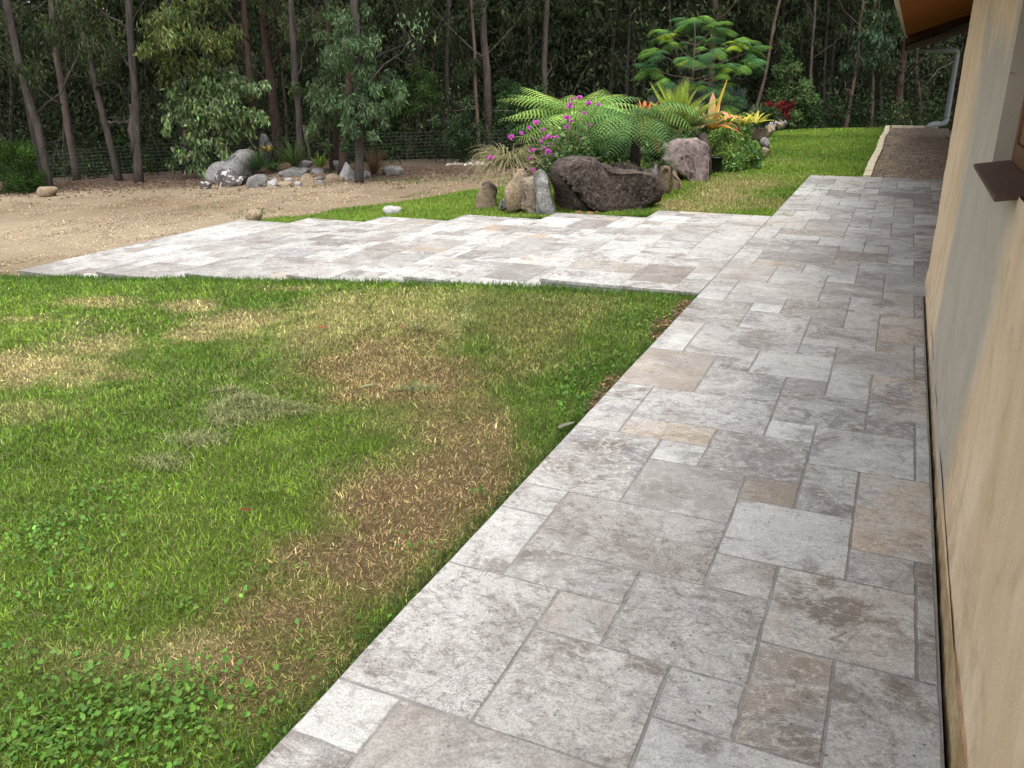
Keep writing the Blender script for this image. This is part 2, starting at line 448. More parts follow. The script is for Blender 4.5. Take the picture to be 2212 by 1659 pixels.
# ------------------------------------------------------------------ paving
JT = .0046      # half joint
_tm = {}
def tile_mesh(w, d, k):
    key = (round(w, 3), round(d, 3), k)
    if key in _tm: return _tm[key]
    r = np.random.default_rng(int(w * 1000) * 31 + int(d * 1000) * 7 + k)
    hx, hy = w / 2 - JT, d / 2 - JT
    def ring(ix, z, n=5):
        pts = []
        cs = [(-hx + ix, -hy + ix), (hx - ix, -hy + ix), (hx - ix, hy - ix), (-hx + ix, hy - ix)]
        for a in range(4):
            p, q = np.array(cs[a]), np.array(cs[(a + 1) % 4])
            for t in np.arange(n) / n: pts.append(np.append(p + (q - p) * t, z))
        return np.array(pts)
    b = ring(0, -.028); j = r.normal(0, .0013, (20, 2)); b[:, :2] += j
    m = ring(0, -.0026); m[:, :2] += j; t = ring(.0026, 0); t[:, :2] += j + r.normal(0, .0010, (20, 2))
    V = np.concatenate([b, m, t]); F = []
    for a in range(2):
        for k2 in range(20):
            F.append((a * 20 + k2, a * 20 + (k2 + 1) % 20, a * 20 + 20 + (k2 + 1) % 20, a * 20 + 20 + k2))
    F.append(tuple(range(40, 60)))
    me = bpy.data.meshes.new('tile'); me.from_pydata(V.tolist(), [], F); me.update(); me.materials.append(M['trav'])
    _tm[key] = me; return me
def put_tile(parent, x0, x1, y0, y1, z):
    if x1 - x0 < .03 or y1 - y0 < .03: return
    o = bpy.data.objects.new('tile', tile_mesh(x1 - x0, y1 - y0, random.randrange(3)))
    pw = parent_world(parent)
    o.location = ((x0 + x1) / 2 - pw[0], (y0 + y1) / 2 - pw[1], z - pw[2] + random.gauss(0, .0006)); o.rotation_euler = (random.gauss(0, .0012), random.gauss(0, .0012), 0)
    link(o, parent)
# the pattern read off the path: (column, row, columns, rows), repeating every six rows
PAT = [(0, 1, 2, 3), (2, 1, 2, 2), (2, 3, 1, 1), (0, 4, 1, 2), (1, 4, 2, 1), (0, 6, 1, 1), (1, 5, 3, 2), (3, 3, 2, 2), (4, 2, 1, 1), (4, 0, 2, 2), (5, 2, 1, 2), (4, 5, 1, 1), (5, 4, 2, 2), (6, 0, 1, 1), (6, 1, 2, 3)]
def fill_random(nc, nr, occ, r):
    out = []
    for b in range(nr):
        for a in range(nc):
            if occ[a, b]: continue
            opts = [(3, 2), (2, 3), (2, 2), (2, 2), (1, 2), (2, 1), (1, 1)]; r.shuffle(opts)
            for (w, d) in opts:
                w2 = min(w, nc - a); d2 = min(d, nr - b)
                if not occ[a:a + w2, b:b + d2].any():
                    occ[a:a + w2, b:b + d2] = True; out.append((a, b, w2, d2)); break
    return out
Y0 = 1.25 - 10 * MOD
mb = MB(); mb.box((.004, -1.0, -.30), (W - .012, 6.75, -.0032)); mb.box((.004, 6.75, -.30), (2.33, YE, -.0033))
path = mb.build('path', M['grout'], loc=(0, 0, 0)); tag(path, kind='structure')
nr = int((YE - Y0) / MOD) + 1; occ = np.zeros((11, nr + 8), bool); tiles = []
for rep in range(-1, nr // 6 + 2):
    for (a, b, w, d) in PAT:
        b2 = b + 6 * rep + 10 - 6
        lo, hi = max(0, b2), min(nr, b2 + d)
        if hi <= lo: continue
        occ[a:a + w, lo:hi] = True; tiles.append((a, lo, w, hi - lo))
tiles += fill_random(11, nr, occ, random.Random(3))
for (a, b, w, d) in tiles:
    x0, x1 = a * MOD, (a + w) * MOD; y0, y1 = Y0 + b * MOD, min(Y0 + (b + d) * MOD, YE)
    if (y0 + y1) / 2 < 6.7: x1 = min(x1, 1.553)
    else: x1 = min(x1, 2.33)
    put_tile(path, x0, x1, y0, y1, 0.0)
slab = mat_mottle('step_riser', (.30, .285, .25), (.40, .385, .345), 4, 50, .9, .004, c3=(.20, .20, .12), c3th=(.58, .72))
for k in range(6):
    x0, x1, z = -(k + 1) * TW, -k * TW, -k * RH
    mb = MB(); mb.box((x0 + .015, YN + .012, z - .34), (x1 + .02 if k else x1 - .001, YF - .012, z - .0034))
    st = mb.build('step', slab, loc=((x0 + x1) / 2, YN, z)); tag(st, kind='structure')
    nc, nr2 = 7, 18; occ = np.zeros((nc, nr2), bool)
    for (a, b, w, d) in fill_random(nc, nr2, occ, random.Random(20 + k)):
        xa, xb = x1 - (a + w) * MOD, x1 - a * MOD; ya, yb = YN + b * MOD, YN + (b + d) * MOD
        put_tile(st, max(xa, x0), xb, ya, min(yb, YF), z)

# ------------------------------------------------------------------ house
house = empty('house', (1.9, 3.0, 0), 'earth-rendered house with ochre and grey patched wall beside the stone path', 'house')
def mat_render():
    s = NT('earth_render'); g = s.n('NewGeometry').outputs['Position']; sp = s.n('SeparateXYZ'); s.l(g, sp.inputs[0])
    Yv, Zv = sp.outputs[1], sp.outputs[2]
    st = s.n('Mapping'); st.inputs['Scale'].default_value = (1, 1.0, .5); s.l(g, st.inputs[0])
    wob = s.math('SUBTRACT', s.noise(st.outputs[0], 1.6, 6, .6, .6), .5); streak = s.noise(st.outputs[0], 3.2, 7, .62, .4)
    lo = s.math('ADD', s.math('ADD', Yv, s.math('MULTIPLY', Zv, .42)), s.math('MULTIPLY', wob, .75))
    hi = s.math('ADD', Yv, s.math('MULTIPLY', wob, 1.3))
    m1 = s.rampf(lo, 2.90, 3.22); m2 = s.rampf(hi, 5.1, 4.6)
    grey = s.math('MULTIPLY', m1, m2)
    up = s.rampf(s.math('ADD', Zv, s.math('MULTIPLY', wob, 1.1)), 1.85, 1.70)
    grey = s.math('MULTIPLY', grey, up)
    och = s.mix(s.rampf(streak, .3, .7), (.62, .455, .275), (.80, .635, .44))
    gry = s.mix(s.rampf(streak, .3, .7), (.44, .39, .315), (.53, .475, .39))
    c = s.mix(grey, och, gry)
    sm = s.noise(g, 5, 6, .62, 1.0); c = s.mix(s.math('MULTIPLY', s.rampf(sm, .54, .70), .45), c, (.40, .31, .20))
    spot = s.noise(g, 38, 4, .6, .3); c = s.mix(s.math('MULTIPLY', s.rampf(spot, .69, .74), .55), c, (.16, .12, .09))
    c = s.mix(.6, c, s.ramp(s.noise(g, 170, 4, .7), [(.3, (.72, .72, .72)), (.5, (1, 1, 1)), (.7, (1.2, 1.2, 1.2))]), 'MULTIPLY')
    dirt = s.math('MULTIPLY', s.rampf(Zv, .55, .1), s.rampf(s.noise(g, 7, 6, .65, .5), .48, .66)); c = s.mix(s.math('MULTIPLY', dirt, .5), c, (.28, .21, .14))
    s.bump(s.math('ADD', s.noise(g, 130, 5, .75), s.math('MULTIPLY', s.noise(g, 11, 6, .6), 1.6)), .004, .5)
    return s.done(c, .92, .15)
M['render'] = mat_render()
XW = 1.56; WY0, WY1, WZ0, WZ1 = 2.36, 3.40, 1.275, 2.12      # window opening
def wall_patch(mb, y0, y1, z0, z1, X=XW, seed=3, n=.06):
    ny = max(2, int((y1 - y0) / n)); nz = max(2, int((z1 - z0) / n))
    Yv, Zv = np.meshgrid(np.linspace(y0, y1, ny), np.linspace(z0, z1, nz))
    dx = .007 * fbm2(Yv, Zv, 1.6, seed, 3) + .0025 * fbm2(Yv, Zv, 9, seed + 5, 2)
    round_ = np.clip((Yv - 6.55) / .22, 0, 1); dx = dx + .09 * (1 - np.sqrt(np.clip(1 - round_ ** 2, 0, 1)))
    V = np.stack([X + dx, Yv, Zv], -1).reshape(-1, 3); F = []
    for j in range(nz - 1):
        for i in range(ny - 1):
            F.append((j * ny + i, j * ny + ny + i, j * ny + ny + i + 1, j * ny + i + 1))
    mb.add(V, F)
mb = MB()
wall_patch(mb, -2.0, 6.77, .15, WZ0); wall_patch(mb, -2.0, WY0, WZ0, WZ1); wall_patch(mb, WY1, 6.77, WZ0, WZ1); wall_patch(mb, -2.0, 6.77, WZ1, 2.40)
mb.box((1.62, -2.0, .152), (1.66, WY0 - .03, 2.4)); mb.box((1.62, WY1 + .03, .152), (1.66, 6.74, 2.4)); mb.box((1.62, WY0 - .03, .152), (1.66, WY1 + .03, WZ0 - .03))
mb.box((1.645, 6.70, .152), (2.40, 6.765, 2.45))
# window reveals
for (a, b) in (((XW - .006, WY0 - .012, WZ0), (1.70, WY0 + .012, WZ1)), ((XW - .006, WY1 - .012, WZ0 - .004), (1.70, WY1 + .012, WZ1)), ((XW - .005, WY0, WZ1 - .01), (1.70, WY1, WZ1 + .012))): mb.box(a, b)
mb.build('wall', M['render'], house, smooth=False)
# rough unrendered plinth with a ragged upper edge
mb = MB(); ny = 240; yy = np.linspace(-2, 6.74, ny); top = np.interp(yy, [-2, 1.2, 2.0, 3.2, 5, 6.7], [.20, .20, .16, .085, .06, .05]) + .006 * fbm2(yy, yy * 0, 9, 3)
V = []; F = []
for i, (y, t) in enumerate(zip(yy, top)):
    b = .004 * float(fbm2(np.array([y]), np.array([0.]), 14, 5)[0])
    V += [(1.572 + b, y, -.3), (1.570 + b, y, t), (1.560, y, t + .003), (1.557, y, max(t + .012, .17))]
for i in range(ny - 1):
    for k in range(3): F.append((i * 4 + k, i * 4 + k + 1, i * 4 + k + 5, i * 4 + k + 4))
V3 = np.array(V); 
mbp = MB(); mbp.add(V3[:, :], [f for f in F if f[0] % 4 in (0,)]); 
mbp.build('plinth', mat_mottle('raw_earth', (.33, .22, .10), (.50, .38, .22), 6, 45, .95, .012, c3=(.42, .38, .32)), house)
mbt = MB(); mbt.add(V3, [f for f in F if f[0] % 4 in (1, 2)]); mbt.build('render_skirt', M['render'], house)
# window
M['timber'] = mat_mottle('stained_timber', (.10, .045, .02), (.19, .085, .035), 3, 30, .5, .004, stretch=(6, 6, 1), spec=.4)
win = MB(); fx0, fx1 = 1.610, 1.665
win.box((fx0, WY0 + .013, WZ0), (fx1, WY0 + .06, WZ1 - .011)); win.box((fx0, WY1 - .06, WZ0), (fx1, WY1 - .013, WZ1 - .011)); win.box((fx0, WY0 + .06, WZ1 - .06), (fx1, WY1 - .06, WZ1 - .011)); win.box((fx0, WY0 + .06, WZ0 + .0), (fx1, WY1 - .06, WZ0 + .07))
window = win.build('window', M['timber'], house, bevel=.004)
sb = MB(); a0, a1, b0, b1 = WY0 + .063, WY1 - .063, WZ0 + .073, WZ1 - .063
for (a, b) in (((1.618, a0, b0), (1.645, a0 + .05, b1)), ((1.618, a1 - .05, b0), (1.645, a1, b1)), ((1.618, a0 + .05, b1 - .05), (1.645, a1 - .05, b1)), ((1.618, a0 + .05, b0), (1.645, a1 - .05, b0 + .05))): sb.box(a, b)
sb.build('sash', mat_mottle('sash_timber', (.16, .07, .03), (.25, .12, .05), 3, 30, .45, .003, stretch=(6, 6, 1), spec=.45), window, bevel=.003)
gm = NT('window_glass'); gm.b.inputs['Transmission Weight'].default_value = .0; M['glass'] = gm.done((.02, .022, .02), .06, .9)
gb = MB(); gb.box((1.630, a0 + .05, b0 + .05), (1.634, a1 - .05, b1 - .05)); gb.build('pane', M['glass'], window)
sb = MB(); sb.add([(1.497, 2.52, WZ0 - .018), (1.497, WY1 - .014, WZ0 - .018), (1.608, WY1 - .014, WZ0 - .002), (1.608, 2.52, WZ0 - .002), (1.497, 2.52, WZ0 - .004), (1.497, WY1 - .014, WZ0 - .004), (1.608, WY1 - .014, WZ0 + .012), (1.608, 2.52, WZ0 + .012)],
       [(0, 1, 2, 3), (7, 6, 5, 4), (4, 5, 1, 0), (5, 6, 2, 1), (6, 7, 3, 2), (7, 4, 0, 3)])
sb.build('sill', mat_mottle('brown_sill', (.070, .040, .028), (.10, .06, .043), 6, 40, .55, .003, c3=(.25, .21, .18), c3th=(.70, .78), spec=.4), window, bevel=.004)
# far wing wall
mb = MB(); wall_patch(mb, 6.77, 22.7, .0, 2.60, X=2.345, seed=30, n=.16); mb.box((2.40, 6.78, .0), (2.6, 22.7, 2.62)); mb.box((2.352, 22.69, 0), (2.41, 22.72, 2.6))
mb.build('wing_wall', mat_mottle('ochre_render', (.42, .25, .09), (.55, .36, .16), 2, 30, .9, .004), house)
# roof: low eave over the path edge, rising towards the house
XE, ZE, SL = 1.05, 2.185, .325
def roof_z(x): return ZE + (x - XE) * SL
M['soffit'] = mat_mottle('soffit_board', (.22, .068, .009), (.29, .095, .014), 2, 25, .7, .002, stretch=(1, 8, 1), spec=.08)
M['darkbeam'] = mat_mottle('dark_beam', (.045, .013, .005), (.075, .024, .009), 2, 25, .6, .003, stretch=(1, 8, 1), spec=.3)
def slope_box(mb, x0, x1, y0, y1, t0, t1, zo=0.0):
    a, b = roof_z(x0) + zo, roof_z(x1) + zo
    mb.add([(x0, y0, a + t0), (x1, y0, b + t0), (x1, y1, b + t0), (x0, y1, a + t0), (x0, y0, a + t1), (x1, y0, b + t1), (x1, y1, b + t1), (x0, y1, a + t1)],
           [(3, 2, 1, 0), (4, 5, 6, 7), (0, 1, 5, 4), (1, 2, 6, 5), (2, 3, 7, 6), (3, 0, 4, 7)])
mb = MB(); slope_box(mb, XE - .02, 7.0, -4, 20.0, .165, .20); slope_box(mb, XE - .02, 7.0, 20.1, 27.2, .165, .20, -.21)
roof = mb.build('roof', mat_plain('green_roof_sheet', (.12, .14, .11), .45, .5), house)
mb = MB(); slope_box(mb, XE, 2.55, -4, 20.0, .0, .012); mb.build('soffit', M['soffit'], roof)
mb = MB(); slope_box(mb, XE + .02, 2.5, 20.0, 20.09, -.15, .165); mb.build('beam', M['darkbeam'], roof)
mb = MB(); slope_box(mb, XE + .02, 2.5, 20.1, 27.0, .0, .012, -.21); mb.build('soffit', M['darkbeam'], roof)  # beam's dark colour stands in for shade under the far eave
mb = MB(); mb.box((XE - .045, -4, ZE - .005), (XE - .001, 20.02, ZE + .15)); mb.build('fascia', mat_plain('cream_fascia', (.42, .38, .28), .5, .4), roof)
mb = MB(); mb.box((XE - .045, 20.1, ZE - .215), (XE - .001, 27.2, ZE - .06)); mb.build('fascia', M['darkbeam'], roof)
# downpipe and post under the far eave
PB = onZ(2042, 264, 0.0); PB = np.array([2.30, 26.6, 0.0])
M['pipe'] = mat_plain('grey_plastic_pipe', (.34, .37, .355), .4, .5)
mb = MB(); ptop = 1.97; th = np.linspace(0, math.pi / 2, 6)
P = [(1.35, 26.6, ptop + .02), (2.15, 26.6, ptop)] + [(2.20 + .1 * math.sin(t), 26.6, ptop - .1 + .1 * math.cos(t)) for t in th] + [(2.30, 26.55, .20)] + [(2.30 - .12 + .12 * math.cos(t), 26.4, .20 - .12 * math.sin(t)) for t in th] + [(1.98, 26.3, .075)] + [(1.97 - .09 * math.sin(t), 26.25, .0 + .075 * math.cos(t)) for t in th[2:]]
mb.tube(P, .07, 12); mb.tube([(2.07, 26.37, .08), (2.11, 26.38, .08)], .08, 12); mb.build('downpipe', M['pipe'], house, smooth=True)
mb = MB(); mb.box((2.44, 26.7, -.1), (2.60, 26.86, 2.4)); mb.build('post', M['darkbeam'], house, bevel=.006)

# gravel strip with its cream edging blocks
gs = grid_sheet('gravel_strip', np.linspace(.86, 2.36, 40), np.linspace(YE + .002, 26.6, 200), .012, mat_mottle('brown_gravel', (.19, .148, .11), (.28, .225, .17), 2, 55, .95, .02, c3=(.10, .08, .06), c3th=(.6, .8)), bumpz=lambda X, Y: .012 * fbm2(X, Y, 6, 6))
M['edging'] = mat_mottle('cream_block', (.52, .45, .30), (.66, .59, .43), 7, 50, .9, .005)
edge = empty('garden_edging', (.86, YE, 0), 'row of cream concrete blocks between the back lawn and the brown gravel strip', 'edging')
y = YE + .01; k = 0
me = None
while y < 26.3:
    L = .30
    mb = MB(); xo = .84 + .012 * math.sin(y * 1.1) + random.gauss(0, .004); mb.box((xo - .06, y + .004, -.1), (xo + .06, y + L - .006, .035 + random.gauss(0, .004)))
    mb.build('block', M['edging'], edge, bevel=.008); y += L; k += 1
for i in range(4):
    mb = MB(); x0 = .93 + i * .30; mb.box((x0, 26.33, -.1), (x0 + .29, 26.45, .03)); mb.build('block', M['edging'], edge, bevel=.008)

# ------------------------------------------------------------------ rocks
def _ico(sub):
    bm = bmesh.new(); bmesh.ops.create_icosphere(bm, subdivisions=sub, radius=1)
    V = np.array([v.co[:] for v in bm.verts]); F = np.array([[v.index for v in f.verts] for f in bm.faces]); bm.free(); return V, F
ICO = {k: _ico(k) for k in (2, 3, 4, 5)}
def rock(name, label, outline, mat, B=None, depth=.8, sub=4, seed=0, rough=.10, group=None, sink=.0, cat='rock', turn=0.0, blocky=.55, cuts=14):
    """outline: photo points round the visible face; the rock gets real thickness behind and in front of it"""
    O = np.array(outline, float); O = np.concatenate([O + (np.roll(O, -1, 0) - O) * t for t in np.arange(8) / 8.0])
    if B is None:
        i = np.argmax(O[:, 1]); B = G((O[:, 0].min() + O[:, 0].max()) / 2, O[:, 1].max())
    B = np.asarray(B, float)
    P = np.array([at(x, y, B) for x, y in O]); r0 = np.array([RT0[0], RT0[1], 0]); r0 /= np.linalg.norm(r0)
    u = (P - B) @ r0; v = P[:, 2] - B[2]
    v = np.where(v < .12 * (v.max() - v.min()) + v.min(), v - sink, v)
    cu, cv = (u.min() + u.max()) / 2, (v.min() + v.max()) / 2
    th = np.arctan2(v - cv, u - cu); rad = np.hypot(u - cu, v - cv); o = np.argsort(th); th, rad = th[o], rad[o]
    th = np.concatenate([th - 2 * np.pi, th, th + 2 * np.pi]); rad = np.tile(rad, 3)
    S, F = ICO[sub]; S = S.copy(); r = np.random.default_rng(seed + 5)
    n = r.normal(size=(cuts, 3)); n /= np.linalg.norm(n, axis=1)[:, None]; dcut = r.uniform(.55, .88, cuts)
    ang = np.arctan2(S[:, 2], S[:, 0]); Rr = np.interp(ang, th, rad)
    pr = np.sqrt(np.clip(1 - S[:, 1] ** 2, 0, 1)) ** blocky
    wid = (u.max() - u.min()) / 2; hgt = (v.max() - v.min()) / 2
    bb = np.sign(S[:, 1]) * np.abs(S[:, 1]) ** .8
    Q = np.stack([np.cos(ang) * pr, bb, np.sin(ang) * pr], -1)
    dots = Q @ n.T; over = np.maximum(0, dots - dcut)          # flat faces where the stone has split
    kk = over.argmax(1); Q = Q - n[kk] * (over.max(1) * .85)[:, None]
    a = np.stack([Q[:, 0] * Rr, Q[:, 1] * depth * min(wid, hgt * 1.6), Q[:, 2] * Rr], -1)
    sc = max(wid, hgt); d = fbm(a / sc * 1.7 + seed * 3.1, seed, 4) * rough * sc + np.abs(fbm(a / sc * 4 + 9 + seed, seed + 3, 3)) * rough * .45 * sc
    N = S / np.linalg.norm(S, axis=1)[:, None]; a = a + N * (d - .03 * sc)[:, None]
    for ax_, (lo, hi) in ((0, (u.min() - cu, u.max() - cu)), (2, (v.min() - cv, v.max() - cv))):
        c0, c1 = a[:, ax_].min(), a[:, ax_].max(); a[:, ax_] = lo + (a[:, ax_] - c0) * (hi - lo) / (c1 - c0)
    fwd = np.array([FH[0], FH[1], 0])
    V = B + (a[:, :1] + cu) * r0 + a[:, 1:2] * fwd + (a[:, 2:] + cv) * np.array([0, 0, 1.0])
    o = obj_np(name, V, F, mat, loc=B, smooth=True)
    tag(o, label, cat, group); return o
def oval(x0, y0, x1, y1, seed=0, n=14, sq=.75, j=.06):
    r = np.random.default_rng(seed + 100); t = np.linspace(0, 2 * np.pi, n, endpoint=False) + .1
    c, s_ = np.cos(t), np.sin(t); x = np.sign(c) * np.abs(c) ** sq; y = np.sign(s_) * np.abs(s_) ** sq
    k = 1 + r.normal(0, j, n); return np.stack([(x0 + x1) / 2 + x * k * (x1 - x0) / 2, (y0 + y1) / 2 + y * k * (y1 - y0) / 2], -1)
def cA(L): return [((1850 + .4521 * x) / 1.8228, (350 + .4521 * y) / 1.8228) for x, y in L]      # close-up of the garden bed
def cB(L): return [((780 + .3255 * x) / 1.8228, (500 + .3255 * y) / 1.8228) for x, y in L]      # close-up of the left bed
M['r_dark'] = mat_rock('dark_boulder', (.018, .0135, .011), (.074, .055, .044), (.25, .205, .17), (.24, .20, .17), (.61, .72), 2.6)
M['r_two'] = mat_rock('weathered_boulder', (.14, .105, .10), (.24, .195, .175), (.34, .29, .26), (.055, .036, .033), (.52, .62), 1.6)
M['r_tan'] = mat_rock('tan_stone', (.22, .155, .092), (.32, .25, .17), (.40, .34, .265), (.18, .165, .135), (.58, .70), 3)
M['r_grey'] = mat_rock('grey_stone', (.135, .132, .122), (.25, .242, .228), (.38, .37, .35), (.085, .08, .072), (.60, .72), 3.2)
M['r_brn'] = mat_rock('brown_streaked_stone', (.12, .09, .065), (.26, .21, .15), (.42, .36, .27), (.36, .33, .29), (.58, .70), 3.5)
M['r_lich'] = mat_rock('lichen_boulder', (.05, .042, .04), (.11, .09, .085), (.20, .17, .15), (.58, .58, .56), (.56, .60), 3.0)
M['r_white'] = mat_rock('white_stone', (.30, .29, .29), (.43, .42, .41), (.52, .51, .50), (.20, .19, .18), (.60, .72), 3.0)
M['r_peb'] = mat_rock('river_pebble', (.20, .095, .045), (.32, .18, .09), (.36, .26, .17), None, sc=6)

rock('boulder', 'huge dark brown boulder with pale veins at the front of the fern bed', cA([(695, 760), (705, 690), (780, 612), (900, 592), (1010, 572), (1110, 600), (1250, 612), (1480, 640), (1590, 700), (1650, 790), (1660, 880), (1630, 960), (1540, 990), (1490, 1060), (1300, 1075), (1080, 1085), (900, 1075), (770, 1030), (730, 900)]), M['r_dark'], B=[-2.05, 10.62, -.15], depth=.75, sub=5, seed=3, rough=.07, sink=.1, cuts=6, blocky=.3)
rock('boulder', 'tall pinkish grey boulder with a dark split side beside the black pot', cA([(1640, 600), (1680, 480), (1780, 425), (1930, 422), (2010, 480), (2060, 600), (2075, 780), (2000, 830), (1880, 850), (1830, 800), (1740, 740), (1660, 680)]), M['r_two'], B=[-1.95, 13.35, -.1], depth=.8, sub=5, seed=8, rough=.06, sink=.12, blocky=.28, cuts=5)
rock('stone', 'upright tan stone wedged between the grass tussock and the dark streaked stone', cA([(300, 860), (345, 800), (400, 735), (430, 690), (490, 690), (490, 800), (488, 1040), (380, 1052), (300, 1038)]), M['r_tan'], B=[-3.55, 10.25, -.21], depth=.9, seed=11, rough=.065, sink=.1, blocky=.10, cuts=6)
rock('stone', 'rounded tan stone behind the tops of the tan and streaked stones', oval(*cA([(415, 655)])[0], *cA([(560, 800)])[0], seed=2), M['r_tan'], B=[-3.5, 10.7, -.1], depth=.9, seed=21, rough=.05, sink=.3)
rock('stone', 'dark streaked stone slab between the tan stone and the grey slab', cA([(440, 800), (455, 765), (560, 760), (622, 790), (622, 1095), (540, 1072), (450, 1040)]), M['r_brn'], B=[-3.25, 10.15, -.19], depth=.9, seed=12, rough=.065, sink=.1, blocky=.10, cuts=6)
rock('stone', 'pale grey stone slab leaning against the huge dark boulder', cA([(552, 740), (600, 690), (655, 715), (695, 800), (735, 930), (762, 1060), (745, 1108), (622, 1112), (598, 1000), (580, 860), (555, 800)]), M['r_grey'], B=[-2.95, 10.05, -.18], depth=.8, seed=13, rough=.065, sink=.1, blocky=.10, cuts=6)
rock('stone', 'low pinkish tan stone at the gravel end of the fern bed', cA([(55, 930), (100, 850), (170, 835), (235, 890), (240, 1015), (140, 1040), (52, 1035)]), M['r_tan'], B=[-4.35, 10.75, -.27], depth=.9, seed=14, rough=.05, sink=.1, blocky=.25, cuts=4)
rock('stone', 'dark stone half hidden behind the drooping grass tussock', oval(*cA([(45, 800)])[0], *cA([(225, 985)])[0], seed=8), M['r_dark'], B=[-4.75, 11.3, -.2], depth=.9, seed=15, rough=.06, sink=.25, blocky=.4)
rock('stone', 'small grey buried stone under the tussock beside the tan stone', cA([(250, 1030), (260, 960), (300, 945), (325, 1030)]), M['r_grey'], B=[-3.8, 10.35, -.23], depth=.9, seed=16, rough=.06, sink=.05, sub=3)
rock('stone', 'pointed grey stone above the right end of the huge dark boulder', cA([(1560, 680), (1590, 632), (1630, 670), (1660, 730), (1655, 800), (1600, 740)]), M['r_grey'], B=[-1.75, 11.35, .1], depth=.7, seed=17, rough=.05, sink=.2, sub=3)
rock('stone', 'round-topped tan stone right of the huge dark boulder', cA([(1635, 690), (1680, 665), (1730, 690), (1745, 720), (1735, 850), (1740, 930), (1680, 920), (1660, 880), (1655, 760)]), M['r_tan'], B=[-1.72, 11.75, -.09], depth=.9, seed=18, rough=.05, sink=.08, sub=3)
rock('stone', 'upright yellowish stone in front of the tall pinkish boulder', cA([(1745, 720), (1790, 700), (1815, 740), (1835, 790), (1830, 880), (1790, 920), (1745, 925), (1738, 840)]), M['r_tan'], B=[-1.70, 12.2, -.09], depth=.9, seed=19, rough=.05, sink=.08, sub=3)
rock('stone', 'small pale stone at the foot of the tall pinkish boulder', cA([(1825, 880), (1835, 810), (1855, 850), (1855, 885)]), M['r_tan'], B=[-1.55, 12.5, -.08], depth=.9, seed=20, sub=2, sink=.05)
for i, (x, y, w, h) in enumerate([(950, 1080, 75, 35), (1050, 1085, 90, 32), (1107, 1080, 36, 36), (1150, 1098, 60, 18), (1275, 1080, 48, 30), (1300, 1105, 85, 22), (1360, 1075, 42, 36), (1385, 1110, 50, 24)]):
    rock('river_stone', 'orange-brown river stone at the huge dark boulder foot, ' + 'first second third fourth fifth sixth seventh eighth'.split()[i] + ' from the left', oval(*cA([(x - w / 2, y - h / 2)])[0], *cA([(x + w / 2, y + h / 2)])[0], seed=i, sq=1, j=.03), M['r_peb'], B=[*(onZ(*cA([(x, y + h / 2)])[0], -.1)[:2] + np.array([0, .25])), -.13], depth=.9, sub=3, seed=40 + i, rough=.03, group='river stones along the boulder foot', blocky=.9, cuts=2)
# stones edging the back of the fern bed
for i, (x0, y0, x1, y1, lb, mt) in enumerate([(1622, 275, 1662, 300, 'broad pale stone behind the leafy green shrub', 'r_tan'), (1640, 296, 1664, 322, 'grey split stone at the lawn edge behind the leafy green shrub', 'r_grey'), (1652, 268, 1676, 290, 'flat pinkish stone above the broad pale stone', 'r_tan'), (1655, 257, 1678, 274, 'pale round stone in front of the variegated shrub', 'r_white'), (1676, 262, 1692, 276, 'second small pale stone from the far end of the bed edging', 'r_tan'), (1684, 256, 1700, 275, 'last grey stone at the far end of the bed edging', 'r_grey'), (1645, 318, 1662, 334, 'small buried stone nearest the pot in the bed edging', 'r_tan')]):
    B = onZ((x0 + x1) / 2, y1, .0); B[2] = -.04
    rock('edging_stone', lb, oval(x0, y0, x1, y1, seed=i + 30), M[mt], B=B, depth=.9, sub=3, seed=60 + i, rough=.08, sink=.05, group='stones edging the fern bed')
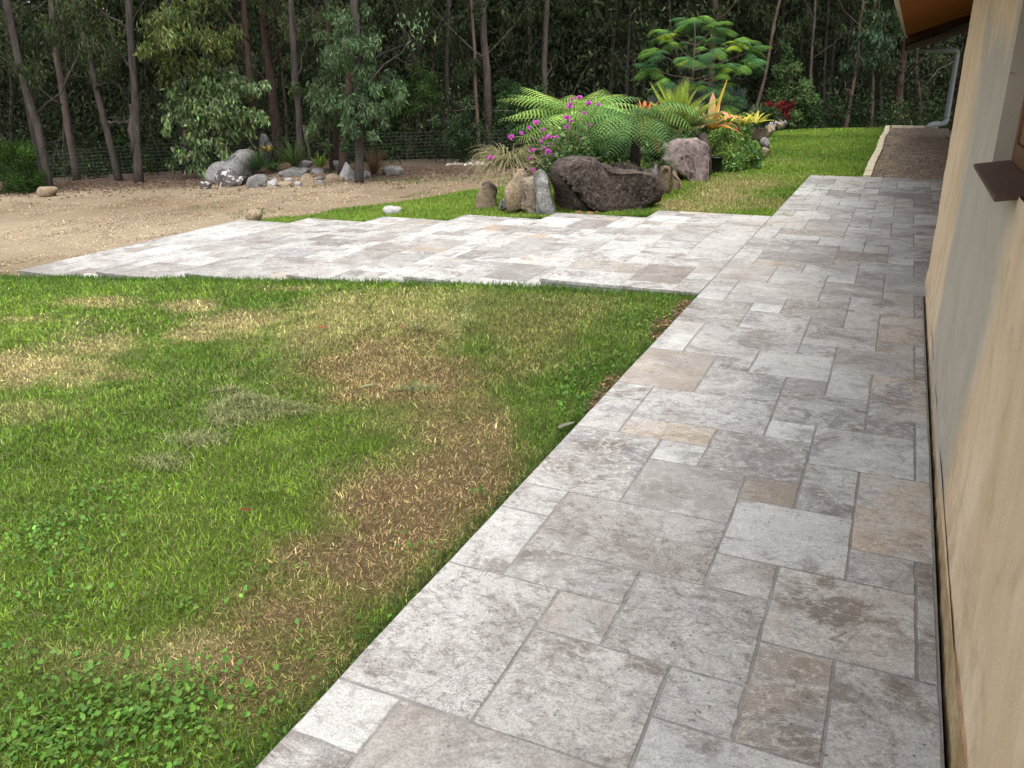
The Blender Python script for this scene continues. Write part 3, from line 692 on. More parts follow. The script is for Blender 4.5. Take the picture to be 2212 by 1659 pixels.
# left bed
LB = lambda x, y: G(*cB([(x, y)])[0])
for (x0, y0, x1, y1, mt, lb, dz, ol) in [
    (110, 255, 690, 690, 'r_grey', 'large grey boulder overhung by the young gum sapling', 1.0, [(115, 640), (120, 540), (170, 440), (300, 400), (400, 340), (480, 265), (580, 262), (660, 310), (690, 430), (640, 560), (560, 660), (300, 690)]),
    (190, 500, 590, 715, 'r_lich', 'dark boulder spotted with white lichen in the left rock pile', .2, [(190, 640), (200, 540), (260, 505), (340, 530), (400, 505), (470, 560), (560, 600), (590, 650), (560, 700), (400, 715), (250, 690)]),
    (10, 650, 165, 745, 'r_lich', 'small lichen-spotted rock at the left end of the rock pile', .0, None),
    (590, 570, 840, 720, 'r_grey', 'angular light grey rock next to the lichen boulder', .0, [(590, 690), (620, 610), (720, 568), (800, 590), (840, 640), (830, 680), (700, 715), (620, 722)]),
    (825, 635, 960, 712, 'r_white', 'small whitish rock right of the angular grey rock', .0, None),
    (965, 655, 1155, 720, 'r_tan', 'flat tan rock in the bottom course of the left bed wall', .0, None),
    (1150, 655, 1242, 706, 'r_white', 'small squared grey-white rock in the bottom course of the left bed wall', .0, None),
    (1240, 552, 1418, 712, 'r_tan', 'big rounded tan rock in the middle of the left bed wall', .0, [(1240, 690), (1250, 610), (1300, 555), (1360, 560), (1400, 620), (1418, 700), (1330, 715)]),
    (845, 605, 930, 650, 'r_tan', 'thin tan capping stone above the small whitish rock', .15, None),
    (910, 608, 978, 648, 'r_white', 'pale capping stone between two tan capping stones', .18, None),
    (962, 622, 1012, 672, 'r_tan', 'small upright pale tan stone in the left bed wall', .1, None),
    (1012, 612, 1152, 656, 'r_white', 'long pale capping stone lying on the flat tan rock', .12, None),
    (1160, 606, 1240, 652, 'r_tan', 'pale tan wedge stone beside the big rounded tan rock', .12, None),
    (1420, 598, 1530, 650, 'r_grey', 'dark grey flat stone right of the big rounded tan rock', .1, None),
    (1440, 640, 1505, 685, 'r_white', 'small pinkish white stone lying under the dark grey flat stone', .0, None),
    (1550, 563, 1712, 665, 'r_tan', 'squat golden tan rock left of the tall white rock', .0, None),
    (1700, 595, 1770, 660, 'r_tan', 'small tan chunk leaning on the tall white rock', -.02, None),
    (1705, 418, 1892, 656, 'r_white', 'tall pointed white rock at the right of the left bed', .1, [(1705, 600), (1740, 520), (1790, 418), (1850, 470), (1890, 540), (1885, 640), (1800, 655), (1720, 640)]),
    (1900, 538, 2022, 640, 'r_white', 'tilted white and grey rock right of the tall white rock', .1, None),
    (1985, 525, 2092, 622, 'r_grey', 'last pale grey rock at the right end of the left bed', .2, None),
    (990, 488, 1362, 604, 'r_grey', 'long dark and light grey rock lying behind the capping stones', .5, None),
    (1190, 392, 1385, 484, 'r_grey', 'grey rock behind the bright spiky plant of the left bed', 1.1, None),
    (1355, 488, 1535, 572, 'r_grey', 'flat pale grey rock in front of the bright spiky plant', .6, None),
    (1615, 402, 1805, 486, 'r_grey', 'pale grey rock lying behind the tall white rock', 1.0, None),
    (720, 80, 885, 175, 'r_grey', 'grey boulder seen far back behind the red-barked gum', 3.5, None)]:
    pts = cB(ol) if ol else oval(*cB([(x0, y0)])[0], *cB([(x1, y1)])[0], seed=x0)
    B = LB((x0 + x1) / 2, max(y1, 640)); B = B + np.array([FH[0], FH[1], 0]) * (dz + .12)
    B[2] = float(Zg(B[0], B[1]))
    rock('rock', lb, pts, M[mt], B=B, depth=.8, sub=4 if x1 - x0 > 170 else 3, seed=x0 % 97, rough=.07, sink=.6 if dz > 3 else .08, blocky=.4, cuts=6, group='rocks of the left garden bed')
rock('rock', 'low pale rock beside the green bush at the left edge of the gravel', oval(82, 402, 122, 422, 3), M['r_tan'], depth=.9, sub=3, seed=70, sink=.05, cuts=1, rough=.06)
rock('rock', 'dome-shaped beige rock at the far corner of the lowest step', oval(531, 452, 567, 478, 4, sq=1), M['r_tan'], depth=.9, sub=3, seed=71, sink=.05, blocky=.9, cuts=1, rough=.06)
rock('rock', 'white flat rock in the grass edge between gravel and steps', oval(828, 445, 868, 462, 5, sq=1), M['r_white'], depth=.9, sub=3, seed=72, sink=.04, cuts=1, rough=.06)
rock('rock', 'flat-topped grey rock against the wire fence', oval(826, 357, 872, 378, 6), M['r_grey'], B=G(850, 377) + np.array([0, .1, 0]), depth=.9, sub=3, seed=73, sink=.05, cuts=1, rough=.06)

# ------------------------------------------------------------------ leaf building
def leaf_cloud(P, D, L, Wd, col, r, fold=.25):
    """kites: P base points, D axis directions, L lengths, Wd widths"""
    n = len(P); D = D / (np.linalg.norm(D, axis=1)[:, None] + 1e-9)
    a = r.normal(size=(n, 3)); S = np.cross(D, a); S /= np.linalg.norm(S, axis=1)[:, None] + 1e-9; N = np.cross(D, S)
    L = L[:, None]; Wd = Wd[:, None]
    b = P; t = P + D * L; m = P + D * L * .42
    V = np.stack([b, m + S * Wd * .5 + N * Wd * fold, t, m - S * Wd * .5 + N * Wd * fold], 1).reshape(-1, 3)
    i = np.arange(n)[:, None] * 4
    F = np.concatenate([i + np.array([[0, 1, 2]]), i + np.array([[0, 2, 3]])], 0)
    return V, F, np.repeat(col, 4, 0)
def shade(base, n, r, v=.28, hue=.12):
    c = np.asarray(base) * np.exp(r.normal(0, v, (n, 1))); c = c * np.exp(r.normal(0, hue, (n, 3))); return np.clip(c, .004, .9)
def clumps(centers, radii, per, L, Wd, base, r, droop=1.0, spread=.7, flat=1.0, out=.0, vv=.28):
    centers = np.asarray(centers, float); k = len(centers); radii = np.broadcast_to(np.asarray(radii, float), (k,))
    o = r.normal(size=(k, per, 3)); o /= np.linalg.norm(o, axis=2)[..., None]; o *= (r.random((k, per, 1)) ** .55)
    o[..., 2] *= flat
    P = (centers[:, None] + o * radii[:, None, None]).reshape(-1, 3); n = len(P)
    D = r.normal(0, spread, (n, 3)) + np.array([0, 0, -droop]) + out * o.reshape(-1, 3)
    ck = np.repeat(np.exp(r.normal(0, vv * .8, k)), per)[:, None]
    return leaf_cloud(P, D, L * r.uniform(.6, 1.25, n), Wd * r.uniform(.7, 1.2, n), shade(base, n, r, vv) * ck, r)
def join(parts):
    V = []; F = []; C = []; n = 0
    for v, f, c in parts:
        V.append(v); F.append(f + n); C.append(c); n += len(v)
    return np.concatenate(V), np.concatenate(F), np.concatenate(C)

# ------------------------------------------------------------------ trees
def mat_bark(name, a, b, c3, sc=3.0):
    s = NT(name); v = s.coord('Object', (1, 1, .16)); n1 = s.noise(v, sc * 4, 6, .65, .5); n2 = s.noise(s.coord('Object', (1, 1, .5)), sc, 5, .6, .6)
    c = s.mix(s.rampf(n1, .35, .65), a, b); c = s.mix(s.math('MULTIPLY', s.rampf(n2, .5, .66), .75), c, c3)
    s.bump(n1, .03, .9); return s.done(c, .9, .15)
M['b_dark'] = mat_bark('dark_bark', (.022, .018, .016), (.05, .042, .038), (.08, .07, .062))
M['b_grey'] = mat_bark('grey_bark', (.045, .038, .034), (.105, .089, .078), (.028, .022, .019))
M['b_pale'] = mat_bark('pale_bark', (.080, .062, .050), (.155, .124, .102), (.048, .036, .030))
M['b_red'] = mat_bark('red_brown_bark', (.042, .026, .020), (.090, .060, .047), (.125, .10, .082))
M['b_pink'] = mat_bark('pinkish_bark', (.095, .064, .048), (.165, .122, .096), (.065, .043, .033))
OLIVE, DEEP, BLUEG, FRESH = (.048, .066, .026), (.028, .046, .016), (.075, .105, .062), (.075, .125, .025)
def trunk_path(B, T, H, r, wob=.035, n=16):
    d = (T - B); d = d / max(d[2], .3); zs = np.linspace(-.3, H, n)
    k = np.minimum(zs, 4.5) + np.maximum(zs - 4.5, 0) * .35
    P = B + np.outer(k, [d[0], d[1], 0]) + np.outer(zs, [0, 0, 1])
    w = np.cumsum(r.normal(0, wob, (n, 2)), 0); w -= np.outer(np.linspace(0, 1, n), w[-1]) * .5; w *= np.clip(zs / 2.5, 0, 1)[:, None]
    P[:, :2] += w; return P
def tree(name, label, base, top, wpx, bark, H=11, dist=None, crown=(), ccol=OLIVE, fork=None, limbs=2, seed=0, group='trees at the edge of the wood', cat='tree', high=True, leafL=.15, per=130, flare=1.25, sub=None):
    r = np.random.default_rng(seed + 900)
    if dist is None:
        B = G(*base)
    else:
        d = ray(*base); dh = d / np.hypot(d[0], d[1]); B = CAM + dh * dist; B[2] = float(Zg(B[0], B[1]))
    T = at(*top, B)
    if dist is not None:
        Pb = at(*base, B); d_ = (T - Pb); s_ = d_ / max(d_[2], .3); B = np.array([Pb[0], Pb[1], 0]) - np.array([s_[0], s_[1], 0]) * (Pb[2] - B[2]) + np.array([0, 0, B[2]])
    e = empty(name, B, label, cat, group)
    rb = wpx * mpp(B) / 2; P = trunk_path(B, T, H, r)
    zs = P[:, 2] - B[2]; rad = rb * np.clip(1.0 - .72 * zs / H, .16, 1) * (1 + (flare - 1) * np.exp(-np.maximum(zs, 0) / .25))
    mb = MB(); mb.tube(P, rad, 10)
    def pt(z): return np.array([np.interp(z, zs, P[:, k]) for k in range(3)])
    tips = []
    for k in range(limbs):
        z = r.uniform(1.6, min(5, H * .5)); a = r.uniform(0, 2 * math.pi); L = r.uniform(.8, 2.0); p0 = pt(z)
        q = [p0 + np.array([math.cos(a), math.sin(a), .55 + .3 * t]) * L * t + r.normal(0, .05, 3) * (t > 0) for t in np.linspace(0, 1, 6)]
        mb.tube(q, np.linspace(rb * .32, rb * .08, 6), 6); tips.append(q[-1])
    for k in range(5):
        z = H * r.uniform(.5, .95); a = r.uniform(0, 2 * math.pi); L = r.uniform(1.2, 2.6); p0 = pt(z)
        q = [p0 + np.array([math.cos(a), math.sin(a), .6]) * L * t for t in np.linspace(0, 1, 4)]
        mb.tube(q, np.linspace(rb * .3, rb * .07, 4), 5); tips.append(q[-1])
    if fork is not None:
        for (fx, fy, tx, ty, w_) in fork:
            p0, p1 = at(fx, fy, B), at(tx, ty, B); q = [p0 + (p1 - p0) * t + r.normal(0, .03, 3) * (0 < t < 1) for t in np.linspace(0, 1.15, 7)]
            mb.tube(q, np.linspace(w_, w_ * .55, 7) * mpp(B) / 2, 7)
    mb.build('trunk', M[bark], e, smooth=True)
    parts = []
    for (x, y, rx, n_) in crown:
        c = at(x, y, B); rr = rx * mpp(B)
        cs = c + r.normal(0, rr * .48, (n_, 3)) * np.array([1, 1, .8])
        twig = clumps(cs, rr * .34, per // 2, leafL, leafL * .26, ccol, r, 1.0, .55)
        parts.append(twig)
    if high:
        cs = np.array(tips[limbs:] + [pt(H) + r.normal(0, .8, 3) for _ in range(3)]) + r.normal(0, .3, (8, 3))
        parts.append(clumps(cs, 1.5, 70, .5, .17, ccol, r, .6, .8, .7))
        if limbs: parts.append(clumps(np.array(tips[:limbs]), .45, 60, leafL, leafL * .26, ccol, r, 1.0, .55))
    V, F, C = join(parts)
    obj_np('crown', V, F, M['leaf'], e, C)
    return e

tree('gum_tree', 'dark speckled trunk leaning in at the left edge of the picture', (88, 345), (6, 0), 19, 'b_dark', dist=23, crown=[(60, 60, 60, 8)], seed=1, H=12)
tree('gum_tree', 'grey split-barked trunk second from the left edge', (97, 360), (27, 0), 17, 'b_grey', dist=22, crown=[(150, 30, 70, 8), (60, 150, 50, 5)], seed=2, H=12)
tree('gum_tree', 'pale brown leaning trunk standing behind the low pale rock', (166, 386), (112, 0), 16, 'b_pale', crown=[(160, 60, 60, 6)], seed=3, H=12, flare=1.15)
tree('gum_tree', 'grey trunk with a broken side branch left of the twin trunk', (252, 368), (175, 30), 15, 'b_grey', dist=23, crown=[(220, 130, 60, 7), (200, 40, 60, 6)], seed=4, fork=[(235, 262, 275, 268, 7), (205, 190, 245, 178, 7)])
tree('gum_tree', 'twin grey trunk with hanging bark left of the young gum sapling', (300, 392), (285, 120), 18, 'b_grey', crown=[(400, 40, 80, 14), (450, 90, 60, 10), (340, 90, 50, 7), (370, 130, 45, 6)], ccol=(.105, .135, .042), per=220, seed=5, fork=[(290, 330, 283, 240, 16)], leafL=.17)
tree('gum_tree', 'dark brown trunk rising behind the young gum sapling', (392, 250), (366, 0), 21, 'b_dark', dist=24, crown=[(480, 40, 60, 6)], seed=6)
tree('gum_tree', 'forked brown trunk with pale dead branches behind the sapling', (545, 240), (530, 0), 15, 'b_red', dist=22, crown=[(510, 20, 40, 4)], seed=7, fork=[(527, 120, 500, 40, 6), (525, 115, 533, 50, 5), (540, 90, 498, 35, 7)])
tree('gum_tree', 'red-barked gum with a flared foot growing in the left rock bed', (604, 352), (562, 0), 22, 'b_red', crown=[(640, 60, 65, 12), (680, 90, 45, 9), (600, 20, 50, 8), (640, 130, 40, 7), (690, 40, 60, 8), (530, 150, 40, 6)], ccol=(.10, .125, .055), per=200, seed=8, H=12, flare=1.6, fork=[(575, 80, 600, 62, 8), (590, 135, 612, 100, 7), (570, 190, 600, 165, 7)], leafL=.15)
tree('gum_tree', 'slim grey forked trunk between the red-barked gum and the leafy gum', (650, 345), (645, 180), 15, 'b_grey', dist=21, crown=[(650, 200, 40, 5)], seed=9, fork=[(652, 290, 634, 175, 9), (655, 270, 668, 345, 8)])
tree('gum_tree', 'thin brown stem beside a dark peeling stem in the left bed', (715, 338), (705, 100), 8, 'b_red', dist=20, crown=[(700, 190, 35, 5)], seed=10, fork=[(727, 345, 722, 200, 13)])
tree('gum_tree', 'thick red-brown trunk left of the leafy grey trunk', (743, 350), (757, 60), 22, 'b_red', dist=19.5, crown=[(700, 215, 60, 14), (690, 270, 40, 7), (740, 30, 50, 8)], ccol=(.085, .125, .055), per=180, seed=11)
tree('gum_tree', 'grey trunk hung with leafy branches at the right end of the left bed', (775, 368), (765, 60), 19, 'b_grey', dist=18.6, crown=[(770, 150, 60, 16), (800, 205, 50, 14), (755, 230, 55, 14), (800, 260, 42, 10), (740, 90, 55, 10), (825, 235, 30, 6), (760, 295, 30, 5)], ccol=(.092, .145, .066), per=200, seed=12, leafL=.14, flare=1.1)
tree('gum_tree', 'crooked trunk with a long pale limb above the dark shrub', (965, 270), (870, 45), 12, 'b_grey', dist=27, crown=[(900, 40, 50, 4)], seed=13, fork=[(800, 135, 945, 60, 7), (945, 60, 980, 0, 6), (878, 100, 915, 70, 6)])
tree('gum_tree', 'tall straight pale trunk behind the wire fence', (1055, 290), (1042, 0), 18, 'b_pale', dist=25, crown=[(1010, 15, 60, 6), (1100, 30, 50, 5)], seed=14, H=13, fork=[(1043, 40, 1010, -10, 8)], flare=1.1)
tree('gum_tree', 'thin kinked pinkish stem left of the tall straight pale trunk', (1037, 345), (1020, 150), 8, 'b_pink', dist=24, crown=[(1005, 140, 35, 4)], seed=15, fork=[(1030, 235, 985, 238, 3)])
tree('gum_tree', 'short grey trunk framed by dark shrubs behind the fence', (968, 300), (966, 170), 10, 'b_grey', dist=26, crown=[(960, 110, 50, 6)], seed=16)
tree('gum_tree', 'straight pale trunk above the left end of the tree fern', (1170, 280), (1182, 0), 14, 'b_pale', dist=28, crown=[(1210, 30, 50, 5)], seed=17, H=13, flare=1.1)
tree('gum_tree', 'dark reddish trunk directly behind the feathery tree', (1533, 280), (1545, 0), 18, 'b_red', dist=30, crown=[(1530, 60, 50, 6), (1600, 30, 60, 6)], seed=18, H=13)
tree('gum_tree', 'thin leaning pinkish stem right of the feathery tree', (1632, 235), (1668, 70), 7, 'b_pink', dist=29, crown=[(1690, 60, 45, 5)], seed=19, limbs=1)
tree('gum_tree', 'left one of two slim parallel stems behind the back lawn', (1776, 262), (1792, 40), 7, 'b_grey', dist=33, crown=[(1780, 20, 45, 5)], seed=20, limbs=1)
tree('gum_tree', 'right one of two slim parallel stems behind the back lawn', (1783, 258), (1808, 40), 8, 'b_grey', dist=34, crown=[(1830, 20, 45, 5)], seed=21, limbs=1)
tree('gum_tree', 'forked young gum with pinkish trunk at the crest of the back lawn', (1828, 272), (1862, 60), 8, 'b_pink', dist=30.5, crown=[(1855, 150, 32, 9), (1880, 60, 50, 9), (1905, 110, 40, 7), (1830, 140, 22, 4)], ccol=(.052, .082, .045), seed=22, limbs=1, high=True, fork=[(1836, 215, 1826, 180, 4), (1838, 200, 1852, 180, 4), (1858, 75, 1885, 55, 3)], leafL=.2)
tree('gum_tree', 'thick dark trunk with a pale stripe left of the house eave', (1936, 272), (1960, 60), 18, 'b_red', dist=33, crown=[(1920, 60, 50, 10), (1900, 130, 40, 6), (1930, 20, 50, 8)], ccol=(.05, .075, .035), seed=23, H=13, leafL=.2)
tree('gum_tree', 'pale dead limb hanging above the feathery tree', (1478, 250), (1440, 0), 6, 'b_pale', dist=31, crown=[(1415, 60, 40, 7)], seed=24, limbs=0, leafL=.2)
for i in range(34):
    px = [30, 140, 210, 330, 450, 500, 620, 690, 840, 860, 905, 935, 990, 1085, 1110, 1130, 1210, 1245, 1275, 1310, 1345, 1385, 1420, 1450, 1575, 1600, 1665, 1700, 1725, 1750, 1815, 1880, 1905, 1990][i]
    rr = np.random.default_rng(300 + i); ln = rr.normal(0, 18); w_ = rr.uniform(5, 12)
    ORD = 'first second third fourth fifth sixth seventh eighth ninth tenth eleventh twelfth thirteenth fourteenth fifteenth sixteenth seventeenth'.split()
    side = f'{ORD[i]} slender one from the left' if i < 17 else f'{ORD[33 - i]} slender one from the right'
    tree('slender_gum', 'slender ' + ['grey', 'pinkish', 'dark', 'pale', 'pale'][i % 5] + ' trunk deep in the dark wood, ' + side, (px + ln * .2, 260), (px + ln, 20), w_, ['b_grey', 'b_pink', 'b_dark', 'b_pale', 'b_pale'][i % 5], dist=rr.uniform(28, 42), crown=[(px + rr.normal(0, 25), rr.uniform(10, 140), 40, 4)], seed=400 + i, limbs=2, group='slender trunks deep in the wood', H=rr.uniform(9, 13), leafL=.24, per=70)

# young gum sapling in front of the wood
SB = LB(20, 640) + np.array([FH[0], FH[1], 0]) * .5; SB[2] = float(Zg(SB[0], SB[1]))
sap = empty('gum_sapling', SB, 'bushy young gum sapling with hanging broad leaves over the left rock pile', 'sapling')
r = np.random.default_rng(5); mb = MB()
top = at(455, 105, SB); mb.tube([SB + (top - SB) * t + r.normal(0, .03, 3) * (t > 0) for t in np.linspace(0, 1, 8)], np.linspace(.05, .012, 8), 8)
parts = []
for (x, y, rx, n_) in [(455, 130, 34, 10), (420, 175, 45, 12), (480, 170, 45, 13), (380, 215, 38, 9), (440, 220, 50, 15), (510, 215, 48, 14), (550, 190, 30, 6), (555, 250, 28, 6), (400, 265, 40, 10), (460, 270, 50, 14), (520, 275, 42, 11), (430, 315, 45, 11), (490, 310, 40, 9), (405, 345, 30, 6), (365, 260, 20, 4), (440, 350, 30, 6)]:
    c = at(x, y, SB) + np.array([FH[0], FH[1], 0]) * r.uniform(-.35, .35); rr_ = rx * mpp(SB)
    t0 = SB + (top - SB) * np.clip((c[2] - SB[2]) / (top[2] - SB[2]) * .75, .05, .95); mb.tube([t0, (t0 + c) / 2 + np.array([0, 0, .08]), c], [.014, .01, .005], 5)
    cs = c + r.normal(0, rr_ * .45, (n_, 3)); parts.append(clumps(cs, rr_ * .36, 42, .15, .06, (.150, .215, .082), r, 1.1, .5, vv=.38))
mb.build('trunk', M['b_red'], sap, smooth=True)
V, F, C = join(parts); obj_np('crown', V, F, M['leafgloss'], sap, C)

# the mass of the wood: undergrowth, hanging foliage and far crowns that nobody could count
def Yb(X): return np.interp(X, [-45, -30, -19, -17, -10, -6, -3, 5, 14, 30], [7, 9.8, 15.0, 16.3, 20.2, 21.6, 28.5, 30, 31, 32])
r = np.random.default_rng(11)
def wood(n, d0, d1, z0, z1, rad, per, L, Wd, base, droop, xr=(-52, 24), flat=1.0, spread=.7):
    X = r.uniform(*xr, n); Y = Yb(X) + r.uniform(d0, d1, n); Z = Zg(X, Y) + z0 + (z1 - z0) * r.random(n) ** 1.2
    bc = np.asarray(base)
    return clumps(np.stack([X, Y, Z], -1), rad * r.uniform(.6, 1.3, n), per, L, Wd, bc, r, droop, spread, flat, vv=.38)
V, F, C = join([wood(760, -1.0, 3.5, .0, 1.1, .5, 80, .13, .05, (.026, .046, .014), .1, spread=1.0),  # deeper layers get darker leaf tints, painting in the wood's inner shade
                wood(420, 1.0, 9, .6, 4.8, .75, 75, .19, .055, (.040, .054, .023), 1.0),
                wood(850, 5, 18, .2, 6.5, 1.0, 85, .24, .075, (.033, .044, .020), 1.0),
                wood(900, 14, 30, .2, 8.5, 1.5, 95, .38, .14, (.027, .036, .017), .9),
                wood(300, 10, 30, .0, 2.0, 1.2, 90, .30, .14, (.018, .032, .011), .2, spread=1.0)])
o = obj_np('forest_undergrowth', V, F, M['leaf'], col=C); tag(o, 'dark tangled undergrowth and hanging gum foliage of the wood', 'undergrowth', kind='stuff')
V, F, C = join([wood(800, 26, 46, .0, 13, 2.6, 95, .8, .42, (.016, .024, .009), .6, xr=(-75, 34)),  # farthest layers tinted darkest, shade again put into the leaf colour
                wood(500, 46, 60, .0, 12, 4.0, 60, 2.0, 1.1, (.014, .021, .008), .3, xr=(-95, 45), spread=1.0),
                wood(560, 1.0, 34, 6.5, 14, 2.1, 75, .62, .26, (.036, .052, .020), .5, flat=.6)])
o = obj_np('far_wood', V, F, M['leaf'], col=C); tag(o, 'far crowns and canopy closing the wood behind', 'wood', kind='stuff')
# bare twigs and dead branches in the wood
mb = MB()
for i in range(230):
    X = r.uniform(-36, 14); Y = float(Yb(X)) + r.uniform(.5, 14); Z = float(Zg(X, Y)) + r.uniform(.2, 4.5); L = r.uniform(.5, 2.0); a = r.uniform(0, 6.28); p = np.array([X, Y, Z]); d = np.array([math.cos(a), math.sin(a), r.normal(.4, .7)])
    q = [p + d * L * t + r.normal(0, .06, 3) for t in np.linspace(0, 1, 5)]; mb.tube(q, np.linspace(r.uniform(.010, .028), .006, 5), 4, cap=False)
o = mb.build('dead_branches', M['b_grey'], loc=(0, 0, 0)); tag(o, 'bare grey twigs and dead branches in the wood', 'branches', kind='stuff')

# ------------------------------------------------------------------ wire fence
M['picket'] = mat_plain('dark_steel', (.018, .018, .018), .6, .4)
M['wire'] = mat_plain('galvanised_wire', (.11, .115, .11), .5, .5)
def gz(p): return np.array([p[0], p[1], float(Zg(p[0], p[1]))])
FPTS = [gz(q) for q in [(-19.5, 14.75), (-16.5, 16.0), (-13.8, 18.1), (-11.4, 19.5), (-10.3, 19.95), (-8.3, 20.05), (-6.2, 20.1), (-4.2, 20.2)]]
fence = empty('wire_fence', FPTS[3], 'low wire mesh fence on dark steel pickets along the edge of the wood', 'fence')
for p in FPTS:
    mb = MB(); h = .82
    mb.box(tuple(p + np.array([-.018, -.004, -.2])), tuple(p + np.array([.018, .004, h]))); mb.box(tuple(p + np.array([-.004, -.02, -.2])), tuple(p + np.array([.004, -.0041, h - .001]))); mb.build('post', M['picket'], fence)
mb = MB()
for a, b in zip(FPTS[:-1], FPTS[1:]):
    for z in np.linspace(.04, .76, 9): mb.tube([a + np.array([0, 0, z]), (a + b) / 2 + np.array([0, 0, z - .008]), b + np.array([0, 0, z])], .0022, 4, cap=False)
    n = int(np.linalg.norm(b - a) / .13)
    for k in range(1, n):
        p = a + (b - a) * k / n; mb.tube([p + np.array([0, 0, .04]), p + np.array([0, 0, .76])], .0017, 4, cap=False)
o = mb.build('mesh_wires', M['wire'], fence); tag(o, kind='stuff')

# ------------------------------------------------------------------ ferns, cycads and other fronds
def frond(origin, az, el0, el1, L, npairs, plen, r, col, col2=None, teeth=8, sweep=.45, droop=.35, pw=.16, wmax=.45, simple=False, stem=.005, bare=.12, fold=.0):
    """one compound leaf: arched rachis, paired pinnae, each pinna toothed with small leaflets"""
    N = 24; s = np.linspace(0, 1, N); el = el0 + (el1 - el0) * s ** 1.1; az_ = az + r.normal(0, .12) * s
    d = np.stack([np.cos(el) * np.cos(az_), np.cos(el) * np.sin(az_), np.sin(el)], -1)
    P = origin + np.concatenate([[np.zeros(3)], np.cumsum(d[:-1] * L / (N - 1), 0)])
    V = []; F = []; C = []; n = 0
    def tri(a, b, c, k): 
        nonlocal n
        V.extend([a, b, c]); F.append((n, n + 1, n + 2)); C.extend([k, k, k]); n += 3
    side0 = np.array([-math.sin(az), math.cos(az), 0])
    tone = math.exp(r.normal(0, .15)); col = np.asarray(col) * tone; col2 = col if col2 is None else np.asarray(col2) * tone
    for i in range(npairs):
        t = bare + (1 - bare) * (i + .5) / npairs; k = t * (N - 1); i0 = min(int(k), N - 2); f = k - i0
        p = P[i0] * (1 - f) + P[i0 + 1] * f; tan = d[i0]
        prof = math.sin(math.pi * min(1, (t - bare) / (1 - bare) * .86 + .12)) ** .75 * (1.0 if t < wmax else 1 - .25 * (t - wmax))
        pl = plen * max(.08, prof)
        up = np.cross(side0, tan) * -1
        for sg in (-1, 1):
            dirp = side0 * sg * math.cos(sweep) + tan * math.sin(sweep) + np.array([0, 0, -droop]) * .25 + up * fold; dirp /= np.linalg.norm(dirp)
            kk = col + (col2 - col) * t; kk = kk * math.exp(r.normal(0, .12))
            lat = np.cross(dirp, np.cross(tan, dirp)); lat /= np.linalg.norm(lat) + 1e-9
            if simple:
                m = p + dirp * pl * .45; e_ = p + dirp * pl - np.array([0, 0, droop * pl * .25])
                wd = pl * pw; tri(p, m + lat * wd * .5, e_, kk); tri(p, e_, m - lat * wd * .5, kk * .92); continue
            ax = [p + dirp * pl * q - np.array([0, 0, droop * pl * q * q * .5]) for q in np.linspace(0, 1, teeth + 1)]
            for a in range(teeth):
                q = (a + .5) / teeth; tl = pl * pw * (1 - q * .82)
                wob = r.uniform(.85, 1.15)
                tri(ax[a], ax[a + 1], ax[a] * .4 + ax[a + 1] * .6 + (lat * tl + dirp * tl * .5) * wob, kk)
                tri(ax[a + 1], ax[a], ax[a] * .4 + ax[a + 1] * .6 + (-lat * tl + dirp * tl * .5) * wob, kk * .93)
    mbs = MB(); mbs.tube(P, np.linspace(stem, stem * .25, N), 4, col=np.asarray(col) * .7, cap=False)
    v0 = mbs.v[0]; q = np.array(mbs.f); f2 = np.concatenate([q[:, [0, 1, 2]], q[:, [0, 2, 3]]])
    V = np.concatenate([np.array(V), v0]); F = np.concatenate([np.array(F), f2 + n]); C = np.concatenate([np.array(C), np.tile(np.asarray(col) * .75, (len(v0), 1))])
    return V, F, C
def put_frond(e, name, *a, mat='leaf', **k):
    V, F, C = frond(*a, **k); return obj_np(name, V, F, M[mat], e, C)
def base_az(px): pass
AZR = math.atan2(RT0[1], RT0[0])      # azimuth of the picture's right
FERN, FERNL = (.13, .245, .05), (.30, .44, .10)
def fern(name, label, crown, root, specs, cols, seed, plen=.30, tr=.07):
    r = np.random.default_rng(seed); e = empty(name, root, label, 'fern')
    mb = MB(); mb.tube([root - np.array([0, 0, .2]), (root + crown) / 2, crown], [tr * 1.2, tr, tr * .8], 10); mb.build('trunk', M['b_dark'], e, smooth=True)
    for i, (az, e0, e1, L) in enumerate(specs):
        c = cols[i % len(cols)]
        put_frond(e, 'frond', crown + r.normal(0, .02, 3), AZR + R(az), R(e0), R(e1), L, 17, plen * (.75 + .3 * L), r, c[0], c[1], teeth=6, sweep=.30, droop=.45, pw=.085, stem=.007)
    return e
lt = ((.22, .37, .075), (.38, .53, .13)); md = ((.12, .24, .06), (.18, .32, .09)); dk = ((.075, .165, .045), (.115, .225, .07)); ol = ((.12, .18, .035), (.17, .23, .05))
A0 = np.array([-3.05, 12.2, .25]); AC = at(1240, 262, A0)
